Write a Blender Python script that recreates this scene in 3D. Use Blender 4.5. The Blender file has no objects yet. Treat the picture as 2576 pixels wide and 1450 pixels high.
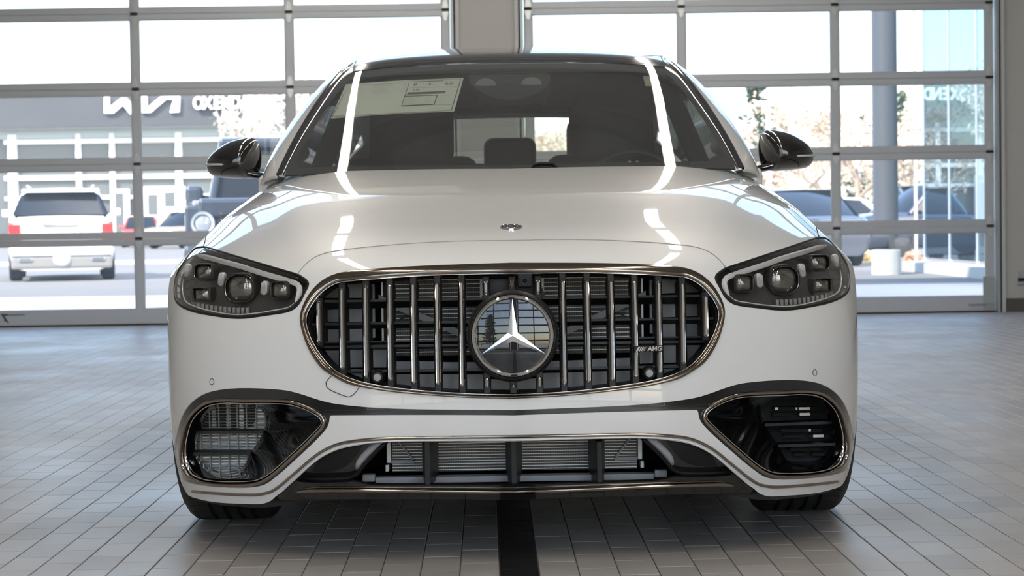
import bpy, bmesh, math, random
import numpy as np
from mathutils import Vector, Matrix
from mathutils.bvhtree import BVHTree
from mathutils.geometry import delaunay_2d_cdt

random.seed(7)
rng = np.random.default_rng(7)
SC = bpy.context.scene
COL = SC.collection

# ------------------------------------------------------------------ camera
FPX = 4800.0                       # focal length in pixels of the 2576 x 1450 frame
PCX, PCY = 1288.0, 725.0
CAM = Vector((0.0, -4.5, 0.815))
PITCH = math.atan(165.0 / FPX)     # looking slightly down
ROLL = 0.015                       # hand-held tilt
FW = Vector((0, math.cos(PITCH), -math.sin(PITCH)))
_wu = Vector((0, math.sin(PITCH), math.cos(PITCH)))
_wr = Vector((1, 0, 0))
CR = _wr * math.cos(ROLL) - _wu * math.sin(ROLL)
CU = _wr * math.sin(ROLL) + _wu * math.cos(ROLL)
cam_data = bpy.data.cameras.new('camera')
cam_data.sensor_width = 36.0
cam_data.lens = 36.0 * FPX / 2576.0
cam_data.clip_start = 0.05
cam_data.clip_end = 600
cam_data.dof.use_dof = True
cam_data.dof.focus_distance = 4.9
cam_data.dof.aperture_fstop = 9.0
cam = bpy.data.objects.new('camera', cam_data)
COL.objects.link(cam)
cam.matrix_world = Matrix(((CR.x, CU.x, -FW.x, CAM.x), (CR.y, CU.y, -FW.y, CAM.y),
                           (CR.z, CU.z, -FW.z, CAM.z), (0, 0, 0, 1)))
SC.camera = cam

# ------------------------------------------------------------------ world, sun, exposure
SUN_EL, SUN_AZ = math.radians(42), math.radians(-40)   # azimuth measured from -Y towards +X
world = bpy.data.worlds.new('sky')
SC.world = world
world.use_nodes = True
wn = world.node_tree.nodes
wl = world.node_tree.links
wn.clear()
w_out = wn.new('ShaderNodeOutputWorld')
w_bg = wn.new('ShaderNodeBackground')
w_sky = wn.new('ShaderNodeTexSky')
w_sky.sky_type = 'NISHITA'
w_sky.sun_disc = False
w_sky.sun_elevation = SUN_EL
w_sky.sun_rotation = math.pi + SUN_AZ
w_sky.altitude = 0
w_sky.air_density = 1.0
w_sky.dust_density = 1.6
w_sky.ozone_density = 1.0
w_bg.inputs['Strength'].default_value = 0.40
wl.new(w_sky.outputs['Color'], w_bg.inputs['Color'])
wl.new(w_bg.outputs['Background'], w_out.inputs['Surface'])

sun_data = bpy.data.lights.new('sun', 'SUN')
sun_data.energy = 5.5
sun_data.angle = math.radians(0.6)
sun_data.color = (1.0, 0.95, 0.86)
sun = bpy.data.objects.new('sun', sun_data)
COL.objects.link(sun)
_sd = Vector((math.sin(SUN_AZ) * math.cos(SUN_EL), -math.cos(SUN_AZ) * math.cos(SUN_EL), math.sin(SUN_EL)))
sun.rotation_euler = _sd.to_track_quat('Z', 'Y').to_euler()
sun.location = (0, -30, 30)

SC.view_settings.view_transform = 'Standard'
SC.view_settings.look = 'None'
SC.view_settings.exposure = 0.83
SC.view_settings.gamma = 1.0
SC.view_settings.use_curve_mapping = False
LAMP_STRENGTH = 15.0

# ------------------------------------------------------------------ helpers: objects
def tag(o, label=None, cat=None, group=None, kind=None):
    if label: o['label'] = label
    if cat: o['category'] = cat
    if group: o['group'] = group
    if kind: o['kind'] = kind
    return o

def setpar(o, parent):
    if parent is not None:
        o.parent = parent
        m = Matrix.Identity(4)
        p = parent
        chain = []
        while p is not None:
            chain.append(p)
            p = p.parent
        for q in reversed(chain):
            m = m @ q.matrix_parent_inverse @ q.matrix_basis if q.parent else m @ q.matrix_basis
        o.matrix_parent_inverse = m.inverted()

def empty(name, loc=(0, 0, 0), rotz=0.0, parent=None):
    o = bpy.data.objects.new(name, None)
    o.empty_display_size = 0.2
    o.location = loc
    o.rotation_euler = (0, 0, rotz)
    COL.objects.link(o)
    if parent is not None:
        setpar(o, parent)
    return o

def mobj(name, verts, faces, mat, parent=None, smooth=False, normals=None, local=False):
    me = bpy.data.meshes.new(name)
    me.from_pydata([tuple(v) for v in verts], [], [tuple(f) for f in faces])
    me.update()
    if mat is not None:
        me.materials.append(mat)
    if smooth and len(me.polygons):
        me.polygons.foreach_set('use_smooth', [True] * len(me.polygons))
    if normals is not None:
        me.normals_split_custom_set_from_vertices([tuple(n) for n in normals])
    o = bpy.data.objects.new(name, me)
    COL.objects.link(o)
    if parent is not None:
        if local:
            o.parent = parent
        else:
            setpar(o, parent)
    return o

class MB:
    """collects simple shapes into one mesh"""
    def __init__(s, M=None):
        s.v = []; s.f = []; s.M = M
    def add(s, verts, faces):
        b = len(s.v)
        if s.M is not None:
            verts = [s.M @ Vector(p) for p in verts]
        s.v += [tuple(p) for p in verts]
        s.f += [tuple(i + b for i in f) for f in faces]
        return s
    def box(s, x0, x1, y0, y1, z0, z1):
        v = [(x0,y0,z0),(x1,y0,z0),(x1,y1,z0),(x0,y1,z0),(x0,y0,z1),(x1,y0,z1),(x1,y1,z1),(x0,y1,z1)]
        f = [(0,3,2,1),(4,5,6,7),(0,1,5,4),(1,2,6,5),(2,3,7,6),(3,0,4,7)]
        return s.add(v, f)
    def bbox(s, x0, x1, y0, y1, z0, z1, b=0.01):
        """box with chamfered edges"""
        bm = bmesh.new()
        bmesh.ops.create_cube(bm, size=1.0)
        for v in bm.verts:
            v.co = Vector(((x0+x1)/2 + v.co.x*(x1-x0), (y0+y1)/2 + v.co.y*(y1-y0), (z0+z1)/2 + v.co.z*(z1-z0)))
        bmesh.ops.bevel(bm, geom=list(bm.edges), offset=b, segments=2, profile=0.6, affect='EDGES')
        s.bm(bm); return s
    def bm(s, bm):
        bm.verts.index_update()
        s.add([v.co.copy() for v in bm.verts], [[v.index for v in f.verts] for f in bm.faces])
        bm.free(); return s
    def prism(s, poly, axis, a, b):
        """poly: 2D points; axis: 'x','y','z' extrusion axis from a to b"""
        n = len(poly)
        def P(p, t):
            return {'x': (t, p[0], p[1]), 'y': (p[0], t, p[1]), 'z': (p[0], p[1], t)}[axis]
        v = [P(p, a) for p in poly] + [P(p, b) for p in poly]
        f = [tuple(range(n))[::-1], tuple(range(n, 2*n))] + [(i, (i+1) % n, n+(i+1) % n, n+i) for i in range(n)]
        return s.add(v, f)
    def tube(s, pts, r, seg=8, closed=False, caps=True):
        pts = [Vector(p) for p in pts]
        n = len(pts)
        rr = r if hasattr(r, '__len__') else [r]*n
        v = []; f = []
        prev = None
        for i, p in enumerate(pts):
            if closed: t = pts[(i+1) % n] - pts[i-1]
            else: t = pts[min(i+1, n-1)] - pts[max(i-1, 0)]
            if t.length < 1e-9: t = Vector((0,0,1))
            t.normalize()
            if prev is None:
                a = Vector((0,0,1)) if abs(t.z) < 0.9 else Vector((1,0,0))
                nn = t.cross(a).normalized()
            else:
                nn = (prev - t*prev.dot(t))
                nn = nn.normalized() if nn.length > 1e-6 else t.orthogonal().normalized()
            prev = nn
            bb = t.cross(nn)
            for k in range(seg):
                a = 2*math.pi*k/seg
                v.append(p + (nn*math.cos(a) + bb*math.sin(a))*rr[i])
        m = n if closed else n-1
        for i in range(m):
            for k in range(seg):
                f.append((i*seg+k, i*seg+(k+1) % seg, ((i+1) % n)*seg+(k+1) % seg, ((i+1) % n)*seg+k))
        if caps and not closed:
            f.append(tuple(range(seg))[::-1]); f.append(tuple((n-1)*seg+k for k in range(seg)))
        return s.add(v, f)
    def lathe(s, prof, axis='z', seg=32, origin=(0,0,0), closed=False):
        """prof: (radius, height) list spun around an axis through origin"""
        v = []; f = []
        n = len(prof)
        for k in range(seg):
            a = 2*math.pi*k/seg
            c, si = math.cos(a), math.sin(a)
            for (r, h) in prof:
                if axis == 'z': p = (r*c, r*si, h)
                elif axis == 'x': p = (h, r*c, r*si)
                else: p = (r*c, h, r*si)
                v.append((p[0]+origin[0], p[1]+origin[1], p[2]+origin[2]))
        flip = axis == 'y'
        for k in range(seg):
            k2 = (k+1) % seg
            for i in range(n if closed else n-1):
                i2 = (i+1) % n
                q = (k*n+i, k2*n+i, k2*n+i2, k*n+i2)
                f.append(q[::-1] if flip else q)
        return s.add(v, f)
    def grid(s, pts, nu, nv, flip=False):
        f = []
        for i in range(nu-1):
            for j in range(nv-1):
                q = (i*nv+j, (i+1)*nv+j, (i+1)*nv+j+1, i*nv+j+1)
                f.append(q[::-1] if flip else q)
        return s.add(pts, f)
    def build(s, name, mat, parent=None, smooth=False, local=False):
        return mobj(name, s.v, s.f, mat, parent, smooth, local=local)

def auto_smooth(o, deg=35):
    me = o.data
    me.polygons.foreach_set('use_smooth', [True]*len(me.polygons))
    try:
        me.set_sharp_from_angle(angle=math.radians(deg))
    except Exception:
        pass
    return o

# ------------------------------------------------------------------ helpers: materials
MATS = {}
def mat(name, col, rough=0.5, metal=0.0, coat=0.0, spec=0.5, coat_rough=0.03, emit=None, estr=0.0, noise=None, bump=None):
    m = bpy.data.materials.new(name)
    m.use_nodes = True
    nt = m.node_tree
    b = nt.nodes['Principled BSDF']
    b.inputs['Base Color'].default_value = (*col, 1)
    b.inputs['Roughness'].default_value = rough
    b.inputs['Metallic'].default_value = metal
    b.inputs['Coat Weight'].default_value = coat
    b.inputs['Coat Roughness'].default_value = coat_rough
    b.inputs['Specular IOR Level'].default_value = spec
    if emit:
        b.inputs['Emission Color'].default_value = (*emit, 1)
        b.inputs['Emission Strength'].default_value = estr
    if noise:
        sc, amt, detail = noise
        tc = nt.nodes.new('ShaderNodeTexCoord')
        nz = nt.nodes.new('ShaderNodeTexNoise')
        nz.inputs['Scale'].default_value = sc
        nz.inputs['Detail'].default_value = detail
        mx = nt.nodes.new('ShaderNodeMix'); mx.data_type = 'RGBA'
        mx.inputs['A'].default_value = (*[max(0, c*(1-amt)) for c in col], 1)
        mx.inputs['B'].default_value = (*[min(1, c*(1+amt)) for c in col], 1)
        nt.links.new(tc.outputs['Object'], nz.inputs['Vector'])
        nt.links.new(nz.outputs['Fac'], mx.inputs['Factor'])
        nt.links.new(mx.outputs['Result'], b.inputs['Base Color'])
    if bump:
        sc, st = bump
        tc = nt.nodes.new('ShaderNodeTexCoord')
        nz = nt.nodes.new('ShaderNodeTexNoise')
        nz.inputs['Scale'].default_value = sc
        nz.inputs['Detail'].default_value = 4
        bp = nt.nodes.new('ShaderNodeBump')
        bp.inputs['Strength'].default_value = st
        bp.inputs['Distance'].default_value = 0.002
        nt.links.new(tc.outputs['Object'], nz.inputs['Vector'])
        nt.links.new(nz.outputs['Fac'], bp.inputs['Height'])
        nt.links.new(bp.outputs['Normal'], b.inputs['Normal'])
    MATS[name] = m
    return m

def glassmat(name, tint, ior=1.5, rough=0.0, refl=1.0, haze=0.0, veil=0.0):
    """thin clear sheet: tinted see-through plus Fresnel reflection"""
    m = bpy.data.materials.new(name)
    m.use_nodes = True
    nt = m.node_tree
    nt.nodes.clear()
    out = nt.nodes.new('ShaderNodeOutputMaterial')
    tr = nt.nodes.new('ShaderNodeBsdfTransparent')
    tr.inputs['Color'].default_value = (*tint, 1)
    gl = nt.nodes.new('ShaderNodeBsdfGlossy')
    gl.inputs['Roughness'].default_value = rough
    gl.inputs['Color'].default_value = (refl, refl, refl, 1)
    fr = nt.nodes.new('ShaderNodeFresnel')
    geo = nt.nodes.new('ShaderNodeNewGeometry')
    mr = nt.nodes.new('ShaderNodeMapRange')          # same reflectance from either side of the thin sheet
    mr.inputs['To Min'].default_value = ior
    mr.inputs['To Max'].default_value = 1.0/ior
    nt.links.new(geo.outputs['Backfacing'], mr.inputs['Value'])
    nt.links.new(mr.outputs['Result'], fr.inputs['IOR'])
    mx = nt.nodes.new('ShaderNodeMixShader')
    nt.links.new(fr.outputs['Fac'], mx.inputs['Fac'])
    src = tr.outputs['BSDF']
    if haze:                                          # milky layer put in to imitate window glare
        tl = nt.nodes.new('ShaderNodeBsdfTranslucent'); tl.inputs['Color'].default_value = (0.9, 0.92, 0.95, 1)
        m2 = nt.nodes.new('ShaderNodeMixShader'); m2.inputs['Fac'].default_value = haze
        nt.links.new(tr.outputs['BSDF'], m2.inputs[1]); nt.links.new(tl.outputs['BSDF'], m2.inputs[2])
        src = m2.outputs['Shader']
    if veil:                                          # pale diffuse layer standing in for reflections over the screen
        df = nt.nodes.new('ShaderNodeBsdfDiffuse'); df.inputs['Color'].default_value = (0.85, 0.87, 0.90, 1)
        m3 = nt.nodes.new('ShaderNodeMixShader'); m3.inputs['Fac'].default_value = veil
        nt.links.new(src, m3.inputs[1]); nt.links.new(df.outputs['BSDF'], m3.inputs[2])
        src = m3.outputs['Shader']
    nt.links.new(src, mx.inputs[1])
    nt.links.new(gl.outputs['BSDF'], mx.inputs[2])
    nt.links.new(mx.outputs['Shader'], out.inputs['Surface'])
    MATS[name] = m
    return m

M_paint = mat('white_paint', (0.82, 0.82, 0.815), 0.38, 0, coat=1.0, coat_rough=0.02)
M_black = mat('gloss_black', (0.008, 0.008, 0.009), 0.12, 0, coat=1.0, coat_rough=0.02)
M_satin = mat('satin_black_plastic', (0.009, 0.009, 0.010), 0.42, spec=0.35)
M_matte = mat('matte_black', (0.008, 0.008, 0.008), 0.8)
M_chrome = mat('chrome', (0.80, 0.79, 0.77), 0.06, 1.0)
M_dchrome = mat('dark_chrome', (0.36, 0.315, 0.27), 0.08, 1.0)
M_fchrome = mat('smoked_chrome', (0.25, 0.215, 0.18), 0.09, 1.0)
M_steel = mat('galvanised_steel', (0.50, 0.52, 0.53), 0.42, 0.85, noise=(60, 0.15, 3))
M_alum = mat('anodised_aluminium', (0.58, 0.61, 0.66), 0.45, 0.35)
M_rubber = mat('tyre_rubber', (0.020, 0.020, 0.021), 0.62, bump=(90, 0.15))
M_greypl = mat('grey_duct_plastic', (0.40, 0.405, 0.42), 0.55, noise=(40, 0.12, 4))
M_cabin = mat('dark_cabin_fabric', (0.06, 0.06, 0.063), 0.75)
M_leather = mat('brown_black_leather', (0.095, 0.078, 0.070), 0.55, bump=(180, 0.1))
M_leather2 = mat('black_leather', (0.055, 0.056, 0.058), 0.5, bump=(180, 0.1))
M_glass = glassmat('clear_glass', (0.94, 0.96, 0.96), haze=0.055)
M_wind = glassmat('windscreen_glass', (0.74, 0.78, 0.76), ior=1.52, haze=0.02, veil=0.045)
M_tint = glassmat('tinted_glass', (0.035, 0.04, 0.042), ior=1.15)
M_lens = glassmat('headlight_cover', (0.92, 0.92, 0.92), ior=1.5)
M_white = mat('white_plastic', (0.75, 0.75, 0.74), 0.4)
M_silver = mat('silver_reflector', (0.72, 0.73, 0.75), 0.16, 1.0)

# ------------------------------------------------------------------ pixels <-> rays, smooth panel surfaces
def ray(px, py):
    return (FW*FPX + CR*(px-PCX) + CU*(PCY-py)).normalized()

def at_y(px, py, Y):
    d = ray(px, py)
    t = (Y - CAM.y) / d.y
    return CAM + d*t

def at_z(px, py, z):
    d = ray(px, py)
    t = (z - CAM.z) / d.z
    return CAM + d*t

def to_px(P):
    P = np.asarray(P, float).reshape(-1, 3) - np.array(CAM)
    d = P @ np.array(FW)
    return np.stack([PCX + FPX*(P @ np.array(CR))/d, PCY - FPX*(P @ np.array(CU))/d], 1)

def crom(pts, sub=6):
    """Catmull-Rom through points; a repeated point makes a corner"""
    segs = []; cur = []
    for p in pts:
        p = np.array(p, float)
        if cur and np.allclose(cur[-1], p):
            segs.append(cur); cur = [p]
        else:
            cur.append(p)
    segs.append(cur)
    out = []
    for sg in segs:
        if len(sg) < 2:
            out += sg; continue
        if len(sg) == 2:
            k = [sg[0] + (sg[1]-sg[0])*i/sub for i in range(sub+1)]
        else:
            P = [2*sg[0]-sg[1]] + sg + [2*sg[-1]-sg[-2]]
            k = []
            for i in range(1, len(P)-2):
                p0, p1, p2, p3 = P[i-1], P[i], P[i+1], P[i+2]
                t0 = 0; t1 = t0+max(1e-6, np.linalg.norm(p1-p0))**.5; t2 = t1+max(1e-6, np.linalg.norm(p2-p1))**.5; t3 = t2+max(1e-6, np.linalg.norm(p3-p2))**.5
                for j in range(sub):
                    t = t1+(t2-t1)*j/sub
                    A1 = (t1-t)/(t1-t0)*p0+(t-t0)/(t1-t0)*p1; A2 = (t2-t)/(t2-t1)*p1+(t-t1)/(t2-t1)*p2; A3 = (t3-t)/(t3-t2)*p2+(t-t2)/(t3-t2)*p3
                    B1 = (t2-t)/(t2-t0)*A1+(t-t0)/(t2-t0)*A2; B2 = (t3-t)/(t3-t1)*A2+(t-t1)/(t3-t1)*A3
                    k.append((t2-t)/(t2-t1)*B1+(t-t1)/(t2-t1)*B2)
            k.append(sg[-1])
        if out and np.allclose(out[-1], k[0]): k = k[1:]
        out += k
    return np.array(out)

def resample(P, n=None, step=None, key=None):
    P = np.asarray(P, float)
    K = P if key is None else np.asarray(key, float)
    d = np.r_[0, np.cumsum(np.linalg.norm(np.diff(K, axis=0), axis=1))]
    if n is None:
        n = max(2, int(round(d[-1]/step))+1)
    t = np.linspace(0, d[-1], n)
    return np.stack([np.interp(t, d, P[:, k]) for k in range(P.shape[1])], 1)

class Surf:
    """smooth sheet through a grid of guide points (uniform cubic B-spline)"""
    def __init__(s, ctrl, sign=1):
        c = np.asarray(ctrl, float)
        c = np.concatenate([2*c[:1]-c[1:2], c, 2*c[-1:]-c[-2:-1]], 0)
        c = np.concatenate([2*c[:, :1]-c[:, 1:2], c, 2*c[:, -1:]-c[:, -2:-1]], 1)
        s.c = c; s.R = c.shape[0]-2; s.C = c.shape[1]-2; s.sign = sign
        s.bvh = None
    def _w(s, t, n):
        t = np.clip(t, 0, n-1-1e-9)
        i = np.floor(t).astype(int); f = t-i
        return i, [(1-f)**3/6, (3*f**3-6*f**2+4)/6, (-3*f**3+3*f**2+3*f+1)/6, f**3/6]
    def ev(s, uv):
        uv = np.asarray(uv, float).reshape(-1, 2)
        i, wu = s._w(uv[:, 0], s.C); j, wv = s._w(uv[:, 1], s.R)
        out = np.zeros((len(uv), 3))
        for a in range(4):
            for b in range(4):
                out += (wv[a]*wu[b])[:, None]*s.c[j+a, i+b]
        return out
    def nrm(s, uv):
        uv = np.asarray(uv, float).reshape(-1, 2)
        e = 1e-3
        def cl(x):
            x = x.copy(); x[:, 0] = np.clip(x[:, 0], 0, s.C-1); x[:, 1] = np.clip(x[:, 1], 0, s.R-1); return x
        du = s.ev(cl(uv+[e, 0]))-s.ev(cl(uv-[e, 0])); dv = s.ev(cl(uv+[0, e]))-s.ev(cl(uv-[0, e]))
        n = np.cross(du, dv)*s.sign
        return n/np.maximum(np.linalg.norm(n, axis=1)[:, None], 1e-12)
    def dense(s, nu=240, nv=240):
        u = np.linspace(0, s.C-1, nu); v = np.linspace(0, s.R-1, nv)
        U, V = np.meshgrid(u, v, indexing='ij')
        s.duv = np.stack([U.ravel(), V.ravel()], 1)
        s.dp = s.ev(s.duv)
        k = np.arange(nu*nv).reshape(nu, nv)
        a, b, c, d = k[:-1, :-1].ravel(), k[1:, :-1].ravel(), k[1:, 1:].ravel(), k[:-1, 1:].ravel()
        s.tri = np.concatenate([np.stack([a, b, c], 1), np.stack([a, c, d], 1)])
        s.bvh = BVHTree.FromPolygons(s.dp.tolist(), s.tri.tolist(), all_triangles=True)
        s.dpx = to_px(s.dp)
        return s
    def hit(s, px, py):
        if s.bvh is None: s.dense()
        loc, n, idx, dist = s.bvh.ray_cast(CAM, ray(px, py))
        if loc is None:
            k = np.argmin(((s.dpx-[px, py])**2).sum(1))
            return s.duv[k]
        t = s.tri[idx]
        A, B, C = s.dp[t]
        v0, v1, v2 = B-A, C-A, np.array(loc)-A
        d00, d01, d11, d20, d21 = v0@v0, v0@v1, v1@v1, v2@v0, v2@v1
        den = d00*d11-d01*d01
        b = (d11*d20-d01*d21)/den; c = (d00*d21-d01*d20)/den
        return s.duv[t[0]]*(1-b-c)+s.duv[t[1]]*b+s.duv[t[2]]*c
    def line(s, px_pts, sub=6, smooth=True):
        P = crom(px_pts, sub) if smooth else np.asarray(px_pts, float)
        return np.array([s.hit(*p) for p in P])
    def rs(s, uv, step=0.008, n=None):
        return resample(uv, n=n, step=step, key=s.ev(uv))
    def mir(s, uv):
        m = np.array(uv, float); m[:, 0] = (s.C-1)-m[:, 0]; return m

def inside(poly, P):
    x, y = P[:, 0], P[:, 1]
    r = np.zeros(len(P), bool)
    n = len(poly); j = n-1
    for i in range(n):
        xi, yi = poly[i]; xj, yj = poly[j]
        c = ((yi > y) != (yj > y))
        with np.errstate(divide='ignore', invalid='ignore'):
            r ^= c & (x < (xj-xi)*(y-yi)/(yj-yi+1e-30)+xi)
        j = i
    return r

def closeloop(L):
    L = np.asarray(L)
    if np.linalg.norm(L[0]-L[-1]) < 1e-6: L = L[:-1]
    return L

def dedupe(L, eps=1e-5):
    out = [L[0]]
    for p in L[1:]:
        if np.linalg.norm(p-out[-1]) > eps: out.append(p)
    if np.linalg.norm(out[0]-out[-1]) < eps: out.pop()
    return np.array(out)

def sheet(S, outer, holes=(), du=0.15, dv=0.15, off=0.0, rim=0.012, step=0.008, rnd=0.0):
    """triangulated piece of surface S bounded by uv loops; returns verts, faces, normals"""
    loops = []
    for L in [outer]+list(holes):
        L = np.vstack([L, L[:1]])
        loops.append(dedupe(S.rs(L, step=step)))
    allb = np.vstack(loops)
    lo, hi = allb.min(0), allb.max(0)
    gu = np.arange(lo[0]+du/2, hi[0], du); gv = np.arange(lo[1]+dv/2, hi[1], dv)
    G = np.stack(np.meshgrid(gu, gv), -1).reshape(-1, 2)
    if len(G):
        k = inside(loops[0], G)
        for h in loops[1:]: k &= ~inside(h, G)
        G = G[k]
    if len(G):
        sc = np.array([1/du, 1/dv])
        keep = np.ones(len(G), bool)
        for c in range(0, len(G), 2000):
            g = G[c:c+2000]*sc
            d = ((g[:, None, :]-(allb*sc)[None])**2).sum(2).min(1)
            keep[c:c+2000] = d > 0.16
        G = G[keep]
    pts = np.vstack([allb, G]) if len(G) else allb
    edges = []; b = 0
    for L in loops:
        n = len(L)
        edges += [(b+i, b+(i+1) % n) for i in range(n)]
        b += n
    sc = np.array([0.1, 0.1])
    res = delaunay_2d_cdt([Vector(p) for p in (pts*sc).tolist()], edges, [], 0, 1e-9)
    vv = np.array([tuple(v) for v in res[0]])/sc
    F = np.array([f for f in res[2]])
    cen = vv[F].mean(1)
    k = inside(loops[0], cen)
    for h in loops[1:]: k &= ~inside(h, cen)
    F = F[k]
    P = S.ev(vv); N = S.nrm(vv)
    # orient faces along the surface normal
    A = P[F[:, 1]]-P[F[:, 0]]; B = P[F[:, 2]]-P[F[:, 0]]
    flip = (np.cross(A, B)*N[F].mean(1)).sum(1) < 0
    F[flip] = F[flip][:, ::-1]
    V = P + N*off
    verts = [V]; norms = [N]; faces = F.tolist(); base = len(V)
    if rim:
        for li, L in enumerate(loops):
            p = S.ev(L); n = S.nrm(L)
            t = np.roll(p, -1, 0)-np.roll(p, 1, 0)
            t /= np.maximum(np.linalg.norm(t, axis=1)[:, None], 1e-9)
            o = np.cross(t, n)
            # outward test
            area = 0.5*np.sum(L[:, 0]*np.roll(L[:, 1], -1)-np.roll(L[:, 0], -1)*L[:, 1])
            e = 0.02
            test = L + 0
            # decide sign by probing a few points
            pu = S.ev(L[:1]) + o[:1]*0.002
            sgn = 1
            votes = 0
            for q in range(0, len(L), max(1, len(L)//12)):
                tt = np.roll(L, -1, 0)[q]-np.roll(L, 1, 0)[q]
                nn = np.array([tt[1], -tt[0]]); nn /= np.linalg.norm(nn)+1e-12
                probe = L[q]+nn*e
                ins = inside(loops[0], probe[None])[0] and not any(inside(h, probe[None])[0] for h in loops[1:])
                # 3D direction of nn
                dirn = S.ev((L[q]+nn*e)[None])[0]-p[q]
                same = dirn@o[q] > 0
                votes += 1 if (same != ins) else -1
            if votes < 0: o = -o
            m = len(L)
            q0 = p + n*off
            q1 = p + n*(off-rim)
            verts += [q0, q1]
            nb = (n*0.5+o); nb /= np.linalg.norm(nb, axis=1)[:, None]
            norms += [nb, o]
            for i in range(m):
                j = (i+1) % m
                q = [base+i, base+j, base+m+j, base+m+i]
                fn = np.cross(q0[j]-q0[i], q1[i]-q0[i])
                if fn@o[i] < 0: q = q[::-1]
                faces.append(q)
            base += 2*m
    return np.vstack(verts), faces, np.vstack(norms)

def mirror_mesh(V, F, N):
    V = V.copy(); N = N.copy()
    V[:, 0] *= -1; N[:, 0] *= -1
    return V, [list(f)[::-1] for f in F], N

def put(name, vfn, material, parent):
    return mobj(name, vfn[0], vfn[1], material, parent, True, vfn[2])

def put_pair(name, vfn, material, parent, label=None):
    a = put(name, vfn, material, parent[0] if isinstance(parent, (list, tuple)) else parent)
    b = put(name, mirror_mesh(*vfn), material, parent[1] if isinstance(parent, (list, tuple)) else parent)
    if label:
        a['label'] = label; b['label'] = label
    return a, b

def grid_mesh(P, closed_u=False, closed_v=False, flip=False):
    """P (nu,nv,3) -> verts, faces, smooth normals"""
    nu, nv = P.shape[:2]
    k = np.arange(nu*nv).reshape(nu, nv)
    iu = range(nu if closed_u else nu-1); iv = range(nv if closed_v else nv-1)
    F = []
    for i in iu:
        for j in iv:
            q = [k[i, j], k[(i+1) % nu, j], k[(i+1) % nu, (j+1) % nv], k[i, (j+1) % nv]]
            F.append(q[::-1] if flip else q)
    def d(ax, cl):
        if cl: return np.roll(P, -1, ax)-np.roll(P, 1, ax)
        return np.gradient(P, axis=ax)
    n = np.cross(d(0, closed_u), d(1, closed_v))
    if flip: n = -n
    n /= np.maximum(np.linalg.norm(n, axis=2)[..., None], 1e-12)
    return P.reshape(-1, 3), F, n.reshape(-1, 3)

def band(S, A, B, prof, closed=False):
    """swept moulding between uv rails A (t=0) and B (t=1); prof = [(t, height), ...]"""
    A = np.asarray(A); B = np.asarray(B)
    rows = []
    for (t, h) in prof:
        uv = A*(1-t)+B*t
        rows.append(S.ev(uv)+S.nrm(uv)*h)
    P = np.stack(rows, 1)
    V, F, N = grid_mesh(P, closed_u=closed)
    nref = S.nrm(A)
    mid = len(prof)//2
    if (N.reshape(P.shape)[:, mid]*nref).sum() < 0:
        F = [f[::-1] for f in F]; N = -N
    return V, F, N

def strip(S, uv, prof, closed=False, off=0.0, taper=False):
    """moulding along a uv line; prof = [(sideways, height), ...] in metres"""
    p = S.ev(uv); n = S.nrm(uv)
    if closed: t = np.roll(p, -1, 0)-np.roll(p, 1, 0)
    else: t = np.gradient(p, axis=0)
    t /= np.maximum(np.linalg.norm(t, axis=1)[:, None], 1e-12)
    b = np.cross(n, t)
    k = np.ones(len(p))
    if taper:
        L = np.r_[0, np.cumsum(np.linalg.norm(np.diff(p, axis=0), axis=1))]
        w = taper if not isinstance(taper, bool) else 0.02
        k = np.clip(np.minimum(L, L[-1]-L)/w, 0.0, 1)
        k = np.sqrt(1-(1-k)**2)*0.98+0.02
    rows = [p+b*(x*k)[:, None]+n*(h*np.minimum(1, k+0.0)+off)[:, None] for (x, h) in prof]
    P = np.stack(rows, 1)
    V, F, N = grid_mesh(P, closed_u=closed)
    mid = len(prof)//2
    if (N.reshape(P.shape)[:, mid]*n).sum() < 0:
        F = [f[::-1] for f in F]; N = -N
    return V, F, N

def halfround(w, h, n=7, base=-0.006):
    a = np.linspace(0, math.pi, n)
    return [(w/2*math.cos(x), base*(abs(math.cos(x)) > 0.99)+h*math.sin(x)) for x in a]

# ------------------------------------------------------------------ the room (drive-through bay), square to itself and turned 0.75 deg to the car
ROOM = Matrix.Rotation(math.radians(0.75), 4, 'Z')
RINV = ROOM.inverted()
YB, YF = 11.5, -9.5           # back and front door planes
XL, XR = -7.6, 7.6
ZC = 5.7
def room_at(px, py, yr):
    o = RINV @ CAM; d = RINV.to_3x3() @ ray(px, py)
    return o + d*((yr-o.y)/d.y)

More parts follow.
